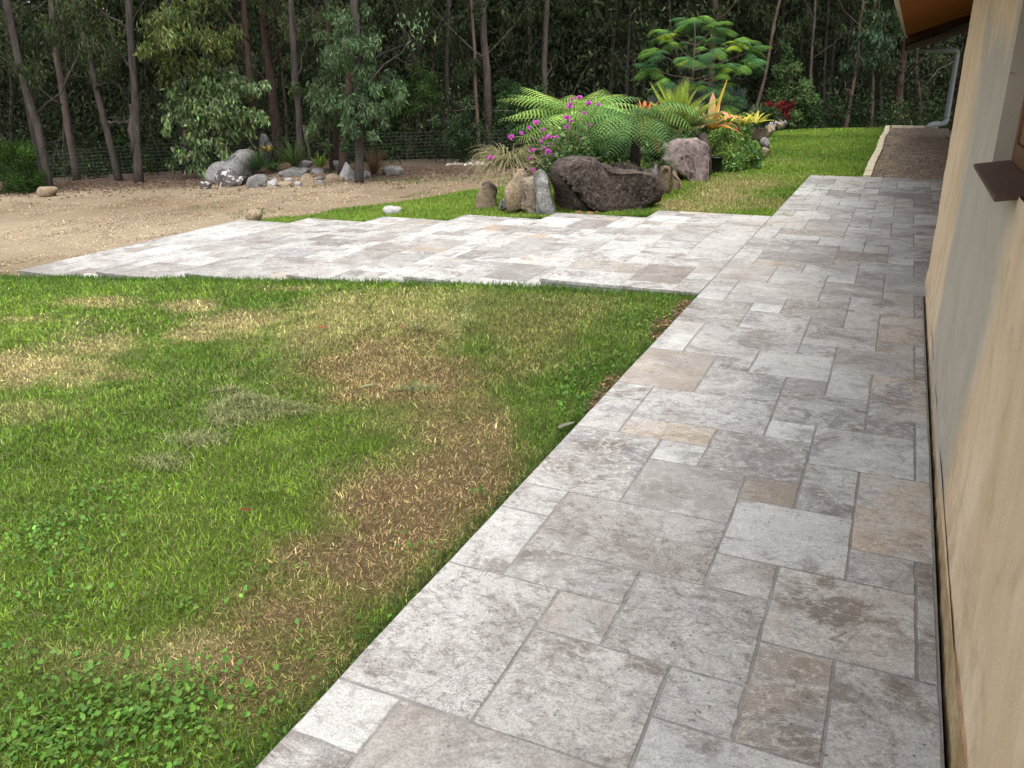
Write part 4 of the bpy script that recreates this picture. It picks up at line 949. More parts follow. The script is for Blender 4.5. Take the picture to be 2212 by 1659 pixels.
fern('tree_fern', 'light green tree fern spreading its fronds above the pink orchids', AC, np.array([AC[0], AC[1], .2]),
     [(178, 25, -20, 1.15), (165, 40, -5, 1.15), (200, 30, -30, 1.1), (150, 48, 5, 1.05), (185, 5, -45, 1.0), (215, 25, -45, 1.05), (130, 45, 0, .95), (240, 32, -40, 1.0), (260, 35, -40, 1.0), (280, 35, -40, 1.0), (300, 35, -38, 1.05), (325, 35, -35, 1.1), (345, 35, -25, 1.15), (5, 40, -15, 1.15), (25, 42, -10, 1.05), (50, 45, 0, 1.0), (90, 45, 0, .9), (225, 48, -10, .9), (310, 50, -8, .9), (270, 55, -15, .85), (195, 48, -5, 1.0), (190, 15, -40, 1.1), (208, 12, -55, 1.0), (232, 15, -60, .95), (255, 12, -62, .95), (285, 12, -60, .95), (310, 15, -55, 1.0), (335, 20, -45, 1.1), (172, 35, -10, 1.2), (158, 25, -25, 1.1), (10, 25, -35, 1.1), (140, 30, -20, 1.0)], [lt, md, lt, lt], 21)
B0 = np.array([-2.05, 11.75, .25]); BC = at(1375, 265, B0)
fern('tree_fern', 'darker green tree fern arching over the huge dark boulder', BC, np.array([BC[0], BC[1], .15]),
     [(200, 40, -55, 1.0), (225, 35, -70, 1.0), (250, 35, -72, .95), (275, 35, -75, .95), (300, 30, -70, .95), (325, 40, -65, 1.0), (345, 48, -60, 1.1), (5, 45, -50, 1.0), (178, 42, -35, 1.0), (150, 45, -20, .9), (40, 45, -30, .9), (100, 45, -20, .8), (235, 5, -75, .85), (290, 5, -80, .8), (260, 50, -40, .8), (320, 55, -40, .85)], [dk, md, dk, ol], 22)
# cycad
C0 = np.array([-2.05, 13.95, .1]); CC = at(1462, 290, C0)
cyc = empty('cycad', C0, 'bright yellow-green cycad rosette above the tall pinkish boulder', 'cycad'); r = np.random.default_rng(3)
mb = MB(); ct = at(1527, 350, C0); mb.tube([ct - np.array([0, 0, .3]), (ct + at(1515, 300, C0)) / 2, at(1512, 290, C0)], [.11, .12, .10], 12); mb.build('trunk', mat_bark('shaggy_trunk', (.06, .045, .035), (.14, .11, .085), (.20, .17, .14)), cyc, smooth=True)
for i in range(64):
    az = r.uniform(0, 2 * math.pi); e0 = R(r.uniform(18, 86)); L = r.uniform(.62, .95)
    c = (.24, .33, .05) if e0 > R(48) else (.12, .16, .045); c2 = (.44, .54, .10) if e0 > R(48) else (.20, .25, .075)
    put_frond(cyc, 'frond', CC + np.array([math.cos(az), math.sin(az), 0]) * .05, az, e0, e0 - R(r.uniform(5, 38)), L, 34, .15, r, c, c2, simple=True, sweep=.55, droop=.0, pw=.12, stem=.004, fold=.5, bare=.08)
# strap-leaved rosettes
def strap(P, wid, col, col2, r, nrm=None):
    P = np.asarray(P); n = len(P); T = np.gradient(P, axis=0); T /= np.linalg.norm(T, axis=1)[:, None] + 1e-9
    h = P[-1] - P[0]; h = h * np.array([1, 1, 0]); sd = np.array([-h[1], h[0], 0]); sd = sd / (np.linalg.norm(sd) + 1e-6)
    if np.linalg.norm(sd) < .5: sd = np.array([math.cos(r.uniform(0, 6)), math.sin(r.uniform(0, 6)), 0])
    wp = wid * np.array([min(1, .7 + .6 * t) * (1 - t ** 4) ** .8 if t < 1 else .02 for t in np.linspace(0, 1, n)])
    up = np.cross(sd, T); V = []; C = []
    for i in range(n):
        V += [P[i] - sd * wp[i] / 2 + up[i] * wp[i] * .18, P[i], P[i] + sd * wp[i] / 2 + up[i] * wp[i] * .18]
        k = np.asarray(col) * (1 - i / (n - 1)) + np.asarray(col2) * i / (n - 1); C += [k, k * .9, k]
    F = []
    for i in range(n - 1):
        for k in (0, 1):
            a = i * 3 + k; F += [(a, a + 1, a + 4), (a, a + 4, a + 3)]
    return np.array(V), np.array(F), np.array(C)
def arc(o, az, el0, el1, L, n=9, p=1.3):
    s = np.linspace(0, 1, n); el = el0 + (el1 - el0) * s ** p; d = np.stack([np.cos(el) * math.cos(az), np.cos(el) * math.sin(az), np.sin(el)], -1) * L / (n - 1)
    return o + np.concatenate([[np.zeros(3)], np.cumsum(d[:-1], 0)])
def rosette(name, label, root, leaves, cat='bromeliad', mat='leafgloss', group=None, seed=0):
    r = np.random.default_rng(seed); e = empty(name, root, label, cat, group)
    for (az, e0, e1, L, w_, c1, c2) in leaves:
        V, F, C = strap(arc(np.asarray(root, float), az, R(e0), R(e1), L), w_, c1, c2, r); obj_np('leaf', V, F, M[mat], e, C, smooth=True)
    return e
YEL, ORG, PNK, LIM = (.55, .40, .05), (.60, .22, .05), (.62, .26, .19), (.38, .42, .06)
D0 = np.array([-1.95, 14.6, .35]); DC = at(1536, 280, D0)
rosette('bromeliad', 'large orange and yellow bromeliad with curling leaves beside the cycad', DC,
        [(AZR + R(150), 72, -50, .80, .11, YEL, PNK), (AZR + R(170), 70, -85, .62, .125, YEL, PNK), (AZR + R(80), 84, 72, .62, .14, LIM, PNK), (AZR + R(15), 80, 62, .86, .11, YEL, (.55, .36, .05)), (AZR + R(290), 76, -72, .72, .14, YEL, PNK), (AZR + R(340), 55, -55, .66, .125, ORG, PNK), (AZR + R(0), 38, -75, .58, .11, ORG, ORG), (AZR + R(200), 50, -60, .5, .115, LIM, PNK), (AZR + R(310), 32, -50, .5, .115, YEL, ORG), (AZR + R(235), 45, -60, .5, .115, YEL, PNK), (AZR + R(60), 60, 20, .6, .115, LIM, ORG), (AZR + R(350), 20, -70, .62, .10, YEL, ORG)], seed=1)
E0 = np.array([-2.6, 14.2, .4]); EC = at(1393, 250, E0)
rosette('bromeliad', 'small orange-red bromeliad poking up behind the darker tree fern', EC,
        [(AZR + R(a), e, e2, l, .085, c, c2) for a, e, e2, l, c, c2 in [(180, 62, 45, .26, ORG, PNK), (150, 70, 60, .3, ORG, ORG), (90, 80, 70, .26, ORG, ORG), (30, 65, 55, .28, ORG, (.55, .12, .04)), (0, 45, 50, .34, (.5, .14, .04), ORG), (270, 60, 30, .24, ORG, PNK), (320, 55, 30, .24, LIM, ORG), (220, 50, 20, .24, ORG, PNK)]], seed=2)
for i, (px, py, Y_, lb) in enumerate([(1572, 270, 15.6, 'yellow bromeliad at the foot of the large orange bromeliad'), (1603, 272, 16.6, 'golden yellow bromeliad in the middle of the yellow row'), (1632, 268, 17.6, 'yellow bromeliad next to the broad pale stone')]):
    d = ray(px, py); p = CAM + d * (Y_ / d[1]); rr = np.random.default_rng(50 + i)
    rosette('bromeliad', lb, p, [(rr.uniform(0, 6.28), rr.uniform(15, 75), rr.uniform(-30, 20), rr.uniform(.28, .42), .06, (.42, .42, .05), (.58, .50, .06)) for _ in range(22)], group='yellow bromeliads', seed=i)
p = at(1418, 345, np.array([-1.72, 11.6, .2])); rr = np.random.default_rng(9)
dkb = rosette('bromeliad', 'dark green bromeliad with a pink flower spike behind the pointed grey stone', p, [(rr.uniform(0, 6.28), rr.uniform(25, 65), rr.uniform(-40, 10), rr.uniform(.24, .36), .05, (.025, .06, .018), (.05, .10, .03)) for _ in range(22)], seed=5)
V, F, C = join([strap(arc(p + np.array([0, 0, .12]), AZR + a, R(80), R(50), .2), .05, (.55, .06, .09), (.65, .2, .22), rr) for a in (0, 2, 4)]); obj_np('flower', V, F, M['petal'], dkb, C)
p = at(1594, 287, np.array([-1.5, 16.0, .1])); rosette('bromeliad', 'tiny dark red bromeliad behind the leafy green shrub', p, [(rr.uniform(0, 6.28), rr.uniform(25, 65), rr.uniform(-20, 30), .15, .035, (.18, .02, .025), (.30, .03, .04)) for _ in range(14)], seed=6)

# grass-like plants
def tussock(name, label, root, n, L, wid, c1, c2, e=(35, 85), e1=(-80, 10), seed=0, cat='grass plant', spreadr=.06, mat='leaf', group=None):
    r = np.random.default_rng(seed); ee = empty(name, root, label, cat, group); parts = []
    for i in range(n):
        a = r.uniform(0, 6.28); o = np.asarray(root) + np.array([math.cos(a), math.sin(a), 0]) * spreadr * r.random() ** .5
        k = math.exp(r.normal(0, .2)); parts.append(strap(arc(o, a + r.normal(0, .5), R(r.uniform(*e)), R(r.uniform(*e1)), L * r.uniform(.55, 1.15), 7), wid, np.asarray(c1) * k, np.asarray(c2) * k, r))
    V, F, C = join(parts); obj_np('blades', V, F, M[mat], ee, C); return ee
tp = at(1098, 362, np.array([-3.95, 10.75, -.1]))
tussock('grass_tussock', 'pale drooping grass tussock spilling over the left stones of the fern bed', tp, 420, .62, .010, (.13, .14, .055), (.33, .29, .15), e=(15, 80), e1=(-95, -55), seed=1, spreadr=.16)
for i, (x, y, n, L, c1, c2, lb, e_, e1_) in enumerate([(720, 520, 150, .55, (.03, .07, .018), (.06, .12, .03), 'dark green grass tree beside the large grey boulder', (20, 88), (-10, 60)), (1165, 470, 150, .70, (.05, .085, .02), (.08, .13, .035), 'spiky grass tree with fine upright leaves in the left bed', (30, 88), (0, 70))]):
    B = LB(x, 650) + np.array([FH[0], FH[1], 0]) * (.7 + .2 * i); B = at(*cB([(x, y)])[0], B); tussock('grass_tree', lb, B, n, L, .012, c1, c2, e_, e1_, seed=10 + i, group='grass plants of the left bed')
for i, (x, y, n, L, wd, c1, c2, lb, e_, e1_) in enumerate([(1475, 485, 30, .42, .035, (.10, .19, .03), (.22, .32, .06), 'bright green spiky plant among the grey rocks of the left bed', (35, 85), (20, 75)), (1590, 590, 60, .22, .012, (.05, .10, .025), (.08, .14, .04), 'small dark tuft in front of the bright spiky plant', (20, 80), (-10, 50)), (900, 520, 110, .28, .016, (.04, .085, .02), (.07, .13, .035), 'low leafy tuft at the foot of the red-barked gum', (15, 70), (-20, 40)), (2130, 570, 140, .62, .010, (.10, .055, .03), (.20, .13, .07), 'reddish brown dry grass clump right of the left bed', (55, 88), (0, 70)), (830, 300, 26, .22, .04, (.16, .12, .03), (.26, .20, .05), 'small yellowish bromeliad on the trunk side left of the red-barked gum', (20, 75), (0, 50))]):
    B = LB(x, 650) + np.array([FH[0], FH[1], 0]) * .8; B = at(*cB([(x, y)])[0], B); tussock('tuft', lb, B, n, L, wd, c1, c2, e_, e1_, seed=20 + i, group='grass plants of the left bed')

# shrubs
def shrub(name, label, root, blobs, L, wd, cols, per, seed, droop=-.2, spread=.9, mat='leafgloss', group=None, out=1.0, cat='shrub', n_in=7):
    r = np.random.default_rng(seed); e = empty(name, root, label, cat, group); root = np.asarray(root, float); parts = []; mb = MB()
    for (x, y, rx, off) in blobs:
        c = at(x, y, root) + np.array([FH[0], FH[1], 0]) * off; rr = rx * mpp(root)
        mb.tube([root, (root + c) / 2 + r.normal(0, .03, 3), c], [.014, .01, .005], 5, cap=False)
        cs = c + r.normal(0, rr * .5, (n_in, 3)); parts.append(clumps(cs, rr * .45, per, L, wd, cols[r.integers(len(cols))], r, droop, spread, out=out, vv=.25))
    mb.build('stems', M['b_red'], e); V, F, C = join(parts); obj_np('foliage', V, F, M[mat], e, C); return e
S0 = np.array([-1.55, 14.9, -.02])
shrub('leafy_shrub', 'rounded leafy bright green shrub at the lawn edge right of the black pot', at(1582, 362, S0), [(1555, 300, 26, .1), (1585, 295, 28, .1), (1612, 305, 22, .15), (1560, 330, 26, -.1), (1590, 330, 30, -.2), (1622, 328, 20, 0), (1565, 352, 18, -.2), (1595, 352, 22, -.25), (1620, 347, 16, -.1), (1540, 318, 14, .1), (1575, 280, 14, .3), (1632, 340, 9, -.1)], .055, .034, [(.11, .22, .045), (.15, .29, .065), (.20, .32, .065), (.085, .18, .04)], 50, 31)
pb = onZ(1545, 366, -.02); mb = MB(); nn = 20; prof = [(.085, 0), (.115, .2), (.128, .2), (.128, .225), (.112, .225), (.105, .17), (.0, .17)]
V = []; F = []
for (rd, z) in prof:
    for k in range(nn): V.append(pb + np.array([rd * math.cos(6.2832 * k / nn), rd * math.sin(6.2832 * k / nn), z - .01]))
for a in range(len(prof) - 1):
    for k in range(nn): F.append((a * nn + k, a * nn + (k + 1) % nn, a * nn + nn + (k + 1) % nn, a * nn + nn + k))
mb.add(V, F); o = mb.build('plant_pot', mat_plain('black_plastic', (.012, .012, .013), .4, .5), loc=pb, smooth=True); tag(o, 'black plastic plant pot between the tall pinkish boulder and the leafy green shrub', 'plant pot')
P0 = np.array([-3.3, 17.6, .35])
bl = [(x, y, 20, o_) for x, y, o_ in [(1455, 215, .3), (1480, 208, .2), (1510, 212, .4), (1540, 215, .2), (1570, 218, .1), (1590, 235, .0), (1560, 245, 0), (1530, 245, .1), (1500, 240, .2), (1465, 240, .2), (1440, 225, .4), (1600, 215, .2)]]
shrub('blue_grey_shrub', 'feathery blue-grey shrub behind the cycad and the orange bromeliad', at(1520, 275, P0), bl, .10, .014, [(.085, .125, .095), (.11, .15, .12)], 75, 33, droop=-1.2, spread=.35, mat='leaf', out=.5)
V0 = np.array([-2.7, 20.5, .1])
shrub('variegated_shrub', 'low variegated grey-green shrub behind the pale edging stones', at(1650, 262, V0), [(1630, 246, 14, 0), (1650, 240, 16, .1), (1668, 248, 14, 0), (1642, 256, 12, -.1), (1660, 258, 12, 0)], .11, .04, [(.05, .09, .035), (.14, .18, .10)], 34, 34, mat='leaf')
V1 = np.array([-2.7, 22.5, .1])
shrub('red_shrub', 'small crimson-leaved shrub behind the variegated shrub', at(1692, 262, V1), [(1672, 234, 9, 0), (1688, 228, 12, 0), (1703, 236, 12, 0), (1692, 243, 10, 0), (1708, 228, 8, 0), (1660, 230, 6, 0)], .09, .045, [(.13, .012, .018), (.21, .022, .024)], 22, 35, mat='leaf', n_in=4)
V2 = np.array([-3.2, 25.5, 0])
shrub('leafy_bush', 'tall mid-green leafy bush behind the red shrub at the back of the lawn', at(1715, 268, V2), [(1700, 180, 30, .4), (1725, 150, 28, .6), (1740, 190, 26, .3), (1690, 215, 26, .2), (1730, 225, 26, .1), (1755, 215, 16, .2), (1710, 245, 20, 0), (1740, 250, 16, 0), (1715, 125, 18, .6), (1765, 250, 12, .1)], .13, .05, [(.055, .095, .03), (.07, .115, .035), (.045, .08, .026)], 60, 36, mat='leaf', droop=.6, spread=.7)
V3 = np.array([-11.5, 9.6, -.6]); V3 = G(10, 425)
shrub('green_bush', 'soft fine-leaved green bush at the left edge of the gravel', V3 + np.array([-.5, .6, 0]), [(5, 340, 36, .3), (35, 345, 30, .3), (60, 375, 26, .1), (15, 385, 36, 0), (45, 400, 26, -.1), (-20, 370, 40, .2), (-10, 320, 26, .4), (-30, 410, 30, 0), (70, 400, 14, 0)], .10, .018, [(.030, .066, .012), (.045, .09, .017)], 150, 37, droop=-.4, spread=.8, mat='leaf', out=.6)
for i, (x, y, dd, cc, lb, bs) in enumerate([(880, 260, 24, (.04, .072, .018), 'dark green wattle bush left of the tall straight pale trunk', [(880, 185, 32, .5), (915, 175, 30, .4), (850, 205, 30, .3), (895, 215, 34, .1), (930, 205, 26, .2), (860, 235, 26, 0)]),
                                          (1120, 300, 24, (.035, .07, .022), 'dense dark bush above the left end of the tree fern', [(1105, 190, 30, .4), (1130, 210, 32, .3), (1095, 230, 28, .1), (1120, 255, 30, 0), (1150, 235, 26, .2)]),
                                          (1000, 330, 22, (.045, .072, .032), 'greyish understorey bush behind the fence next to the kinked stem', [(1000, 270, 28, .2), (1020, 295, 26, .1), (985, 300, 24, 0), (1010, 325, 22, 0)])]):
    d = ray(x, y); dh = d / np.hypot(d[0], d[1]); B = CAM + dh * dd; B[2] = float(Zg(B[0], B[1]))
    shrub('wattle_bush', lb, B, bs, .12, .035, [cc, tuple(np.array(cc) * 1.35)], 80, 50 + i, mat='leaf', droop=.2, spread=.9, group='bushes behind the fence', n_in=8)

# feathery tree (poinciana) in the fern bed
T0 = np.array([-3.5, 17.2, .45]); tb = at(1487, 268, T0)
poin = empty('feathery_tree', tb, 'young feathery-leaved tree with flat bright green fronds in the fern bed', 'tree')
r = np.random.default_rng(77); mb = MB()
ax = [at(x, y, T0) for x, y in [(1487, 272), (1489, 230), (1494, 190), (1497, 150), (1500, 110), (1502, 80), (1500, 45)]]
mb.tube(ax, [.03, .028, .025, .022, .018, .013, .008], 8)
PG, PGL, PGD = (.115, .225, .034), (.31, .42, .04), (.058, .15, .048)
tips = [(1500, 45, 0, .0, 7), (1446, 72, 180, .1, 5), (1425, 118, 185, -.1, 5), (1412, 150, 180, .2, 6), (1440, 175, 200, -.3, 4), (1545, 60, 0, .2, 5), (1585, 95, 5, -.1, 6), (1620, 112, 0, .1, 5), (1600, 140, -10, -.3, 5), (1545, 150, -30, -.5, 7), (1480, 130, 230, -.6, 5), (1520, 115, 300, -.6, 5), (1470, 95, 150, .4, 5), (1540, 90, 40, .5, 5), (1560, 225, -20, -.2, 3), (1500, 185, 250, -.5, 4), (1530, 190, -40, -.3, 4)]
for (x, y, az, off, nf) in tips:
    tp_ = at(x, y, T0) + np.array([FH[0], FH[1], 0]) * off
    z = tp_[2] - r.uniform(.15, .4); k = np.array([np.interp(z, [a[2] for a in ax], [a[j] for a in ax]) for j in range(3)]); mb.tube([k, (k + tp_) / 2 + np.array([0, 0, -.03]), tp_], [.014, .010, .005], 5, cap=False)
    nf = int(nf * 1.9)
    for q in range(nf):
        a = AZR + R(az) + (q - (nf - 1) / 2) * (6.28 / nf if abs(off) < .05 else .38) + r.normal(0, .15)
        young = r.random() < (.18 if y < 130 else .12); col = PGL if young else (PG if r.random() < .5 else PGD)
        put_frond(poin, 'frond', tp_ + r.normal(0, .015, 3), a, R(r.uniform(-10, 50)), R(r.uniform(-65, -20)), r.uniform(.36, .58) * (.7 if young else 1), 13, .20, r, col, tuple(np.array(col) * 1.15), teeth=8, sweep=.5, droop=.55, pw=.10, stem=.004, bare=.16, mat='leaf')
mb.build('trunk', M['b_pink'], poin, smooth=True)

# orchids: arching canes, leaves and pink heads
O0 = np.array([-3.1, 11.0, .05]); ob = at(1225, 352, O0)
orch = empty('orchid', ob, 'clump of orchids with many pink flower heads above the upright stones', 'orchid'); r = np.random.default_rng(88)
heads = cA([(185, 590), (360, 410), (445, 383), (515, 340), (575, 298), (640, 360), (640, 435), (560, 445), (623, 465), (682, 410), (742, 412), (550, 515), (525, 548), (640, 585), (673, 535), (705, 492), (715, 572), (525, 600), (850, 335), (840, 250), (870, 160), (858, 128), (880, 88), (963, 83), (1042, 133), (1100, 135), (995, 218), (1047, 320), (965, 440), (875, 278), (300, 700), (485, 743), (523, 728), (548, 690), (640, 515)])
big = [0, 1, 4, 9, 15, 18, 19, 20, 23, 24, 14, 32]
for i, (x, y) in enumerate(heads):
    p = at(x, y, O0) + np.array([FH[0], FH[1], 0]) * r.uniform(-.35, .15); b = ob + r.normal(0, .10, 3) * np.array([1, 1, .3]); b[2] -= .05
    mb = MB(); m = (b + p) / 2 + np.array([r.normal(0, .06), r.normal(0, .06), .10 + .1 * r.random()])
    mb.tube([b, (b + m) / 2 + r.normal(0, .01, 3), m, (m + p) / 2 + np.array([0, 0, .02]), p], [.006, .0055, .005, .0045, .004], 5, col=(.20, .26, .09), cap=False); mb.build('stem', M['leaf'], orch)
    rad = .040 if i in big else .028; n = 16; dirs = r.normal(size=(n, 3)); dirs[:, 2] = np.abs(dirs[:, 2]) * .8; dirs /= np.linalg.norm(dirs, axis=1)[:, None]
    fl = [leaf_cloud(np.repeat((p + d * rad * .35)[None], 4, 0), d + r.normal(0, .55, (4, 3)), np.full(4, rad * .95), np.full(4, rad * .7), shade((.72, .15, .62), 4, r, .18, .10), r, .1) for d in dirs]
    V, F, C = join(fl); obj_np('flower_head', V, F, M['petal'], orch, C)
cs = np.array([at(x, y, O0) + np.array([FH[0], FH[1], 0]) * r.uniform(-.2, .3) for x, y in [(1190, 320), (1215, 330), (1240, 325), (1262, 318), (1225, 345), (1200, 350), (1255, 340), (1180, 345), (1245, 300), (1270, 345), (1170, 355), (1200, 300), (1225, 305), (1180, 315), (1160, 330), (1215, 280), (1250, 280), (1150, 345), (1230, 330), (1205, 335)]])
V, F, C = clumps(cs, .14, 44, .10, .034, (.10, .18, .05), r, -.3, .9); obj_np('foliage', V, F, M['leafgloss'], orch, C)

# filler planting inside the beds and tall flower spike
r = np.random.default_rng(101); n = 420; X = r.uniform(-4.4, -1.8, n); Y = r.uniform(10.9, 24, n); ok = np.abs(X - np.interp(Y, [9, 12, 17, 24], [-2.9, -3.0, -3.4, -3.6])) < np.interp(Y, [9, 12, 17, 24], [.7, 1.0, 1.3, 1.3]); X, Y = X[ok], Y[ok]
V, F, C = clumps(np.stack([X, Y, Zg(X, Y) + .12 + .14 * r.random(len(X))], -1), .18, 30, .11, .04, (.05, .095, .03), r, -.3, .9, vv=.35); o = obj_np('bed_planting', V, F, M['leaf'], col=C); tag(o, 'low mixed green ground cover filling the fern bed', 'ground cover', kind='stuff')
fb = G(1882, 273); fs = empty('flower_spike', fb, 'pale leaning flower spike at the crest of the back lawn', 'plant'); tpz = at(1893, 214, fb); mb = MB(); mb.tube([fb, (fb + tpz) / 2 + np.array([.02, 0, 0]), tpz], [.018, .016, .008], 6); mb.build('stem', mat_plain('pale_stem', (.30, .34, .20), .7), fs)
cs = np.array([fb + (tpz - fb) * t for t in np.linspace(.35, 1, 16)]); V, F, C = clumps(cs, .045, 16, .06, .035, (.34, .37, .24), r, -.2, 1.0); obj_np('buds', V, F, M['leaf'], fs, C)
V, F, C = join([strap(arc(fb, r.uniform(0, 6.28), R(r.uniform(25, 60)), R(r.uniform(-20, 20)), .28), .09, (.24, .30, .14), (.32, .36, .2), r) for _ in range(10)]); obj_np('leaves', V, F, M['leaf'], fs, C)

# ------------------------------------------------------------------ grass, clover, clippings, gravel and litter
def blades(X, Y, L, wid, col, r, lean=.8, z=None, zo=0.0):
    n = len(X); Z = (Zg(X, Y) - .014 if z is None else z) + lawn_bump(X, Y) + zo
    P = np.stack([X, Y, Z], -1); a = r.uniform(0, 2 * np.pi, n); b = r.uniform(0, 2 * np.pi, n)
    ln = np.abs(r.normal(0, lean, n)); D = np.stack([np.cos(a) * ln, np.sin(a) * ln, np.ones(n)], -1); D /= np.linalg.norm(D, axis=1)[:, None]
    S = np.stack([np.cos(b), np.sin(b), np.zeros(n)], -1) * wid[:, None] / 2
    m = P + D * L[:, None] * .55; t = P + D * L[:, None] + np.stack([np.cos(a), np.sin(a), -np.ones(n) * .5], -1) * (L * .28 * r.random(n))[:, None]
    V = np.stack([P - S, P + S, m + S * .8, m - S * .8, t], 1).reshape(-1, 3); i = np.arange(n)[:, None] * 5
    F = np.concatenate([i + np.array([[0, 1, 2]]), i + np.array([[0, 2, 3]]), i + np.array([[3, 2, 4]])], 0)
    return V, F, np.repeat(col, 5, 0)
r = np.random.default_rng(202)
parts = []
for (d0, d1, dens, L, wd) in [(1.0, 2.6, 21000, .033, .0032), (2.6, 4.2, 13500, .035, .0042), (4.2, 6.6, 6500, .040, .0058), (6.6, 12, 2100, .045, .0095)]:
    n = int(dens * 15 * 7.2); X = r.uniform(-15, 0.0, n) if d0 > 4 else r.uniform(-6, 0, n); 
    if d0 <= 4: n = int(dens * 6 * 5.5); X = r.uniform(-6, 0, n)
    Y = r.uniform(-.5 if d0 < 4 else 1.0, YN, n); D = np.hypot(X - CAM[0], Y)
    # keep what the lens can see, with a margin
    ang = np.degrees(np.arctan2(-(X - CAM[0]), Y + .3)); k = (D >= d0) & (D < d1) & (ang < 66)
    X, Y = X[k], Y[k]; d, br = dryness(X, Y); n = len(X)
    dd = np.clip(d * 1.15 + r.normal(0, .30, n) * (.35 + d), 0, 1)[:, None]; g = np.clip(.5 + .6 * fbm2(X, Y, .8, 31, 4) + r.normal(0, .25, n), 0, 1)[:, None]
    mixb = ((br > .5 * d) & (r.random(n) < .75))[:, None]
    c = (GREEN * 1.15) * (1 - g) + (GREEN2 * 1.2) * g; tcol = np.where(mixb, BROWN * 1.25, STRAW * 1.1) * np.exp(r.normal(0, .25, (n, 1)))
    th = (r.random(n) < .15)[:, None]; c = np.where(th & (dd < .6), np.array([.20, .175, .085]), c * (1 - dd) + tcol * dd); c = c * np.exp(r.normal(0, .32, (n, 1))) * np.exp(.22 * fbm2(X, Y, 7, 61, 3))[:, None]
    Ln = L * r.uniform(.5, 1.2, n) * (1 - .25 * d); Ln = np.where(Y > YN - .10, Ln * 1.15, Ln)
    parts.append(blades(X, Y, Ln, np.full(n, wd) * r.uniform(.6, 1.3, n), c, r, np.where(th[:, 0], 2.4, .8 + 1.0 * d)))
n = 5200; X = r.uniform(-9.5, 0, n); Y = YN - np.abs(r.normal(0, .06, n)); parts.append(blades(X, Y, r.uniform(.03, .085, n), np.full(n, .005), shade((.085, .17, .03), n, r, .2), r, .45))
n = 5000; Y = r.uniform(.6, YN, n); X = -np.abs(r.normal(0, .035, n)); parts.append(blades(X, Y, r.uniform(.02, .06, n), np.full(n, .0035), shade((.06, .11, .022), n, r, .25), r, .7))
V, F, C = join(parts); o = obj_np('grass', V, F, M['grassmat'], col=C); tag(o, 'short lawn grass with straw and brown dry patches', 'grass', kind='stuff')
parts = []
n = 300000; X = r.uniform(-8.3, .8, n); Y = YF + (27.4 - YF) * r.random(n) ** 1.5; k = back_lawn_keep(X, Y); X, Y = X[k], Y[k]
k = ~((np.abs(X - np.interp(Y, [9, 10.4, 12, 17, 24], [-2.7, -2.4, -2.75, -3.2, -3.4])) < np.interp(Y, [9, 10.3, 12, 17, 24], [.0, .5, .95, 1.35, 1.35])) & (Y > 10.3)); X, Y = X[k], Y[k]; n = len(X)
d, br = dryness(X, Y); dd = np.clip(d + r.normal(0, .2, n), 0, 1)[:, None]; g = np.clip(.65 + .6 * fbm2(X, Y, .7, 31, 4) + r.normal(0, .25, n), 0, 1)[:, None]
c = (GREEN * 1.2) * (1 - g) + (GREEN2 * 1.25) * g; c = c * (1 - dd) + STRAW * dd * np.exp(r.normal(0, .2, (n, 1))); c = c * np.exp(r.normal(0, .15, (n, 1)))
parts.append(blades(X, Y, r.uniform(.03, .065, n), .006 + .0006 * Y, c, r, .8))
n = 9000; X = r.uniform(-10.5, -4.6, n); Y = r.uniform(10, 17, n); dl = fbm2(X, Y, .9, 55, 3); k = (dl > .42) & (Y < 16); X, Y = X[k], Y[k]; n = len(X)
parts.append(blades(X, Y, r.uniform(.03, .07, n), np.full(n, .012), shade((.09, .15, .03), n, r, .25), r, .7))
V, F, C = join(parts); o = obj_np('grass', V, F, M['grassmat'], col=C); tag(o, 'mown grass of the lawn behind the steps and along the fern bed', 'grass', kind='stuff')

# broad-leaved clover weeds
def clover(parts, px, py, rx, ry, n, size=.0090):
    c = G(px, py)[:2]; a = G(px + rx, py)[:2] - c; b = G(px, py - ry)[:2] - c; n = int(n * 1.25); q = r.normal(0, .60, (n, 2)); q0 = c + q[:, :1] * a + q[:, 1:] * b
    k = (q0[:, 0] < -.01) & (q0[:, 1] < YN); q0 = q0[k]; n = len(q0)
    if n == 0: return
    z = Zg(q0[:, 0], q0[:, 1]) + .006 + r.uniform(0, .018, n); P = np.stack([q0[:, 0], q0[:, 1], z], -1)
    th = np.linspace(0, 2 * np.pi, 9)[:-1]; sz = size * r.uniform(.5, 1.15, n); rot = r.uniform(0, 6.28, n); tl = r.normal(0, .48, (n, 2))
    rad = 1 - .62 * np.exp(-((th - np.pi) / .5) ** 2)
    dx = np.cos(th[None] + rot[:, None]) * rad * sz[:, None]; dy = np.sin(th[None] + rot[:, None]) * rad * sz[:, None]
    ring = np.stack([P[:, None, 0] + dx, P[:, None, 1] + dy, P[:, None, 2] + dx * tl[:, :1] + dy * tl[:, 1:] + .12 * sz[:, None]], -1)
    V = np.concatenate([P[:, None], ring], 1).reshape(-1, 3); i = np.arange(n)[:, None] * 9
    F = np.concatenate([i + np.array([[0, 1 + k, 1 + (k + 1) % 8]]) for k in range(8)], 0)
    parts.append((V, F, np.repeat(shade((.088, .180, .030), n, r, .28, .10), 9, 0)))
parts = []
